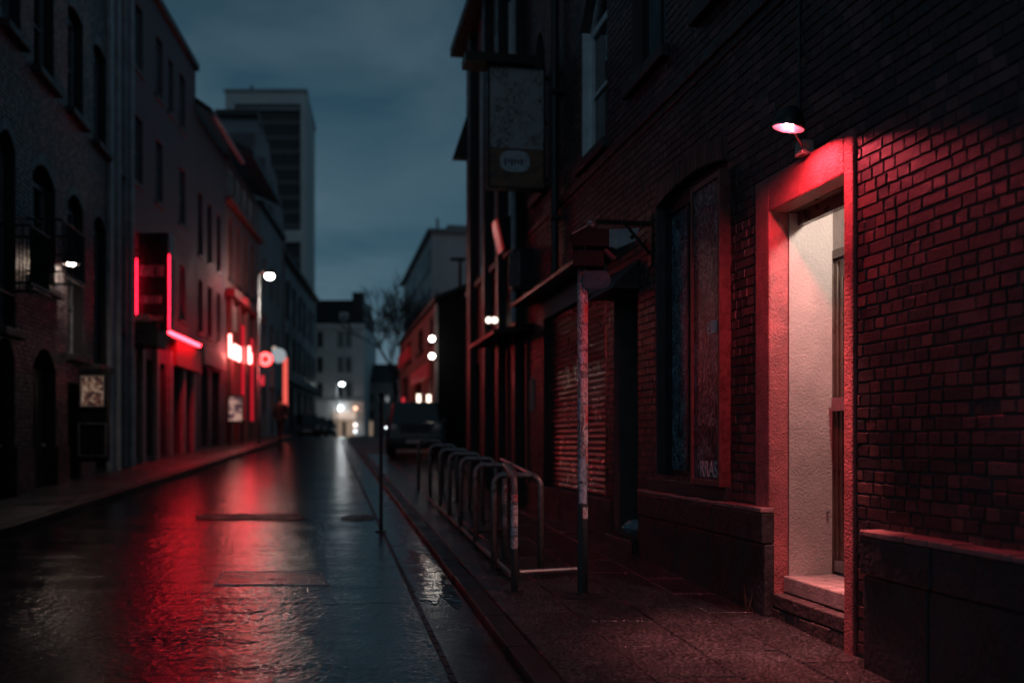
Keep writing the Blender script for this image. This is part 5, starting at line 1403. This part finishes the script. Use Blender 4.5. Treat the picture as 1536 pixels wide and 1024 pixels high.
b4 = at(600, 655, 47.0); b4.z = gz(47)+.1; h4 = at(602.5, 567, 46.8)
street_lamp(b4, h4, 'blue white lit lamp near the bare tree on the right', emat('blue_white_glow', (.75,.9,1), 45), .10)
# headlight glint of the black car, added as a small glowing ball
hl = at(579, 641, 27.6); g_ = thing('headlight_glint', 'small white glowing dot imitating the headlight glint of the black off-roader', 'lamp', hl)
MB().ball(hl, .03, 10, 6).build('lens', emat('glint_glow', (.9,.97,1), 4), g_); MB().tube([hl, hl+Vector((.02,.25,0))], .03, 6).build('housing', M['black'], g_)

# ================================================================== WALKER
pp_ = G(421, 660, .1)
def skin_body(name, J, E, mat, parent, lv=2):
    me = bpy.data.meshes.new(name); me.from_pydata([tuple(Vector(p[:3])) for p in J], E, [])
    o = bpy.data.objects.new(name, me); COL.objects.link(o)
    sk = o.modifiers.new('skin', 'SKIN'); sk.use_smooth_shade = True
    for i, p in enumerate(J):
        v = me.skin_vertices[0].data[i]; v.radius = (p[3], p[4] if len(p) > 4 else p[3]); v.use_root = (i == 0)
    sb = o.modifiers.new('sub', 'SUBSURF'); sb.levels = lv; sb.render_levels = lv
    me.materials.append(mat)
    if parent: o.parent = parent; ORG[o.name] = org(parent)
    return o
wk = thing('person', 'person in dark clothes walking away along the left pavement', 'person', pp_)
k = 1.0
def make_person():
    # local metres, facing +y (away from us); mid stride
    J = [(0,0,.94,.13,.10), (0,.01,1.15,.12,.09), (0,.02,1.38,.15,.10), (0,.02,1.50,.06), (0,.04,1.58,.07,.08), (0,.05,1.66,.085,.10), (0,.05,1.73,.07,.08),
         (-.19,.02,1.42,.065), (-.25,-.05,1.16,.05), (-.24,.06,.95,.038), (-.235,.10,.87,.035,.02), (.19,.02,1.42,.065), (.25,.06,1.16,.05), (.24,-.04,.95,.038), (.235,-.06,.87,.035,.02),
         (-.09,.0,.88,.095), (-.10,.16,.50,.065), (-.10,.17,.10,.042), (-.10,.28,.03,.035), (.09,.0,.88,.095), (.10,-.05,.50,.065), (.10,-.26,.13,.042), (.10,-.20,.03,.035)]
    Ed = [(0,1),(1,2),(2,3),(3,4),(4,5),(5,6),(2,7),(7,8),(8,9),(9,10),(2,11),(11,12),(12,13),(13,14),(0,15),(15,16),(16,17),(17,18),(0,19),(19,20),(20,21),(21,22)]
    return J, Ed
J, Ed = make_person()
skin_body('body', J, Ed, M['skin'], wk)
jk = [0,1,2,7,8,9,11,12,13]; mp_ = {v: i for i, v in enumerate(jk)}
skin_body('jacket', [tuple(J[i][:3])+((J[i][3]+.03), (J[i][4] if len(J[i])>4 else J[i][3])+.03) for i in jk]+[(0,0,.80,.165,.13)], [(mp_[a], mp_[b]) for a, b in Ed if a in mp_ and b in mp_]+[(0, 9)], M['jacket'], wk)
tj = [0,15,16,17,19,20,21]; mp_ = {v: i for i, v in enumerate(tj)}
skin_body('trousers', [tuple(J[i][:3])+((J[i][3]+.018), (J[i][4] if len(J[i])>4 else J[i][3])+.018) for i in tj], [(mp_[a], mp_[b]) for a, b in Ed if a in mp_ and b in mp_], M['trousers'], wk)
hm = MB().ball(wk.location+Vector((0,.035,1.69)), .105, 14, 8, (.92,1.05,1.05)); hm.build('hair', M['hair'], wk, smooth=True)
for sx, yy, zz in ((-.10,.22,.045), (.10,-.23,.06)):
    MB().ball(wk.location+Vector((sx,yy,zz)), .1, 12, 6, (.5,1.4,.5)).build('shoe', M['rubber'], wk, smooth=True)

def neon_area(nm, loc, xax, nrm, sx, sy, w, col, spread=180):
    l = bpy.data.lights.new(nm, 'AREA'); l.shape = 'RECTANGLE'; l.size = sx; l.size_y = sy; l.energy = w; l.color = col; l.spread = math.radians(spread)
    o = bpy.data.objects.new(nm, l); COL.objects.link(o)
    z = -Vector(nrm).normalized(); x = Vector(xax).normalized(); x = (x-z*x.dot(z)).normalized(); y = z.cross(x)
    o.matrix_world = Matrix(((x.x,y.x,z.x,loc[0]),(x.y,y.y,z.y,loc[1]),(x.z,y.z,z.z,loc[2]),(0,0,0,1)))
CR = (1.0, .008, .035)
neon_area('neon_fascia_glow', Bw.P(SB(276,.36), .36, 4.47), Bw.u3, (0,0,-1), 3.6, .10, 26, CR, 120)
neon_area('sign_tube_glow', at(203.6,436,dS-.02), (0,0,1), (-1,-.15,0), 1.5, .05, 110, CR)
neon_area('sign_tube_glow', at(255,438,dS-.04), (0,0,1), (1,.0,-.1), 1.7, .05, 5, CR)
for px_, z_, w_ in ((348, 5.4, 20), (362, 7.2, 26), (372, 4.2, 26), (383, 7.0, 20)):
    point('red_front_fill', Bw.P(SB(px_,.7), .7, z_), CR, w_, .15)  # unseen fill lights added to wash the facade red
# ================================================================== SKY AND LIGHT
w = bpy.data.worlds.new('World'); sc.world = w; w.use_nodes = True
t = w.node_tree; N = t.nodes; L = t.links; N.clear()
out = N.new('ShaderNodeOutputWorld'); bg = N.new('ShaderNodeBackground')
sky = N.new('ShaderNodeTexSky'); sky.sky_type = 'NISHITA'; sky.sun_disc = False; sky.sun_elevation = math.radians(4); sky.sun_rotation = math.radians(160); sky.air_density = 1.5; sky.dust_density = 2.0; sky.ozone_density = 3.0
co = N.new('ShaderNodeTexCoord'); mp = N.new('ShaderNodeMapping'); mp.inputs['Scale'].default_value = (1.6, 1.6, 3.4); mp.inputs['Location'].default_value = (.3, .1, .45)
nz = N.new('ShaderNodeTexNoise'); nz.inputs['Scale'].default_value = 2.1; nz.inputs['Detail'].default_value = 8; nz.inputs['Roughness'].default_value = .55; nz.inputs['Distortion'].default_value = .6
L.new(co.outputs['Generated'], mp.inputs['Vector']); L.new(mp.outputs['Vector'], nz.inputs['Vector'])
rp = N.new('ShaderNodeValToRGB'); rp.color_ramp.elements[0].position = .40; rp.color_ramp.elements[1].position = .68
rp.color_ramp.elements[0].color = (.19, .54, .83, 1); rp.color_ramp.elements[1].color = (.60, 1.03, 1.36, 1)
L.new(nz.outputs['Fac'], rp.inputs['Fac'])
# overcast deck: cloud tint over the dusk sky
bw = N.new('ShaderNodeMix'); bw.data_type = 'RGBA'; bw.inputs[0].default_value = .94
L.new(sky.outputs['Color'], bw.inputs[6]); L.new(rp.outputs['Color'], bw.inputs[7])
se = N.new('ShaderNodeSeparateXYZ'); L.new(co.outputs['Generated'], se.inputs[0])
gm = N.new('ShaderNodeMapRange'); gm.inputs['From Min'].default_value = .08; gm.inputs['From Max'].default_value = .5; gm.inputs['To Min'].default_value = 1.08; gm.inputs['To Max'].default_value = .46
L.new(se.outputs['Z'], gm.inputs['Value'])
gx = N.new('ShaderNodeMix'); gx.data_type = 'RGBA'; gx.blend_type = 'MULTIPLY'; gx.inputs[0].default_value = 1
L.new(bw.outputs[2], gx.inputs[6]); L.new(gm.outputs['Result'], gx.inputs[7])
L.new(gx.outputs[2], bg.inputs['Color']); bg.inputs['Strength'].default_value = .15
L.new(bg.outputs['Background'], out.inputs['Surface'])
sun = bpy.data.lights.new('sun', 'SUN'); sun.energy = .03; sun.angle = math.radians(20); sun.color = (.8, .88, 1)
so_ = bpy.data.objects.new('sun', sun); COL.objects.link(so_); so_.rotation_euler = (math.radians(60), 0, math.radians(-20))

# ================================================================== CAMERA
cam = bpy.data.cameras.new('camera'); co_ = bpy.data.objects.new('camera', cam); COL.objects.link(co_)
co_.location = (0, 0, CAMZ); co_.rotation_euler = (math.pi/2, 0, 0)
cam.sensor_width = 36; cam.lens = F/1536*36; cam.shift_x = 0; cam.shift_y = (HY-512)/1536
cam.clip_start = .05; cam.clip_end = 1500
cam.dof.use_dof = True; cam.dof.focus_distance = 7.2; cam.dof.aperture_fstop = .88
sc.camera = co_
sc.view_settings.view_transform = 'Standard'; sc.view_settings.look = 'None'; sc.view_settings.exposure = 0; sc.view_settings.gamma = 1
sc.render.engine = 'CYCLES'
cy = sc.cycles
cy.use_denoising = True; cy.use_adaptive_sampling = False; cy.sample_clamp_indirect = 3.0; cy.max_bounces = 6; cy.diffuse_bounces = 3; cy.glossy_bounces = 3; cy.transmission_bounces = 2
cy.caustics_reflective = False; cy.caustics_refractive = False; cy.use_light_tree = True
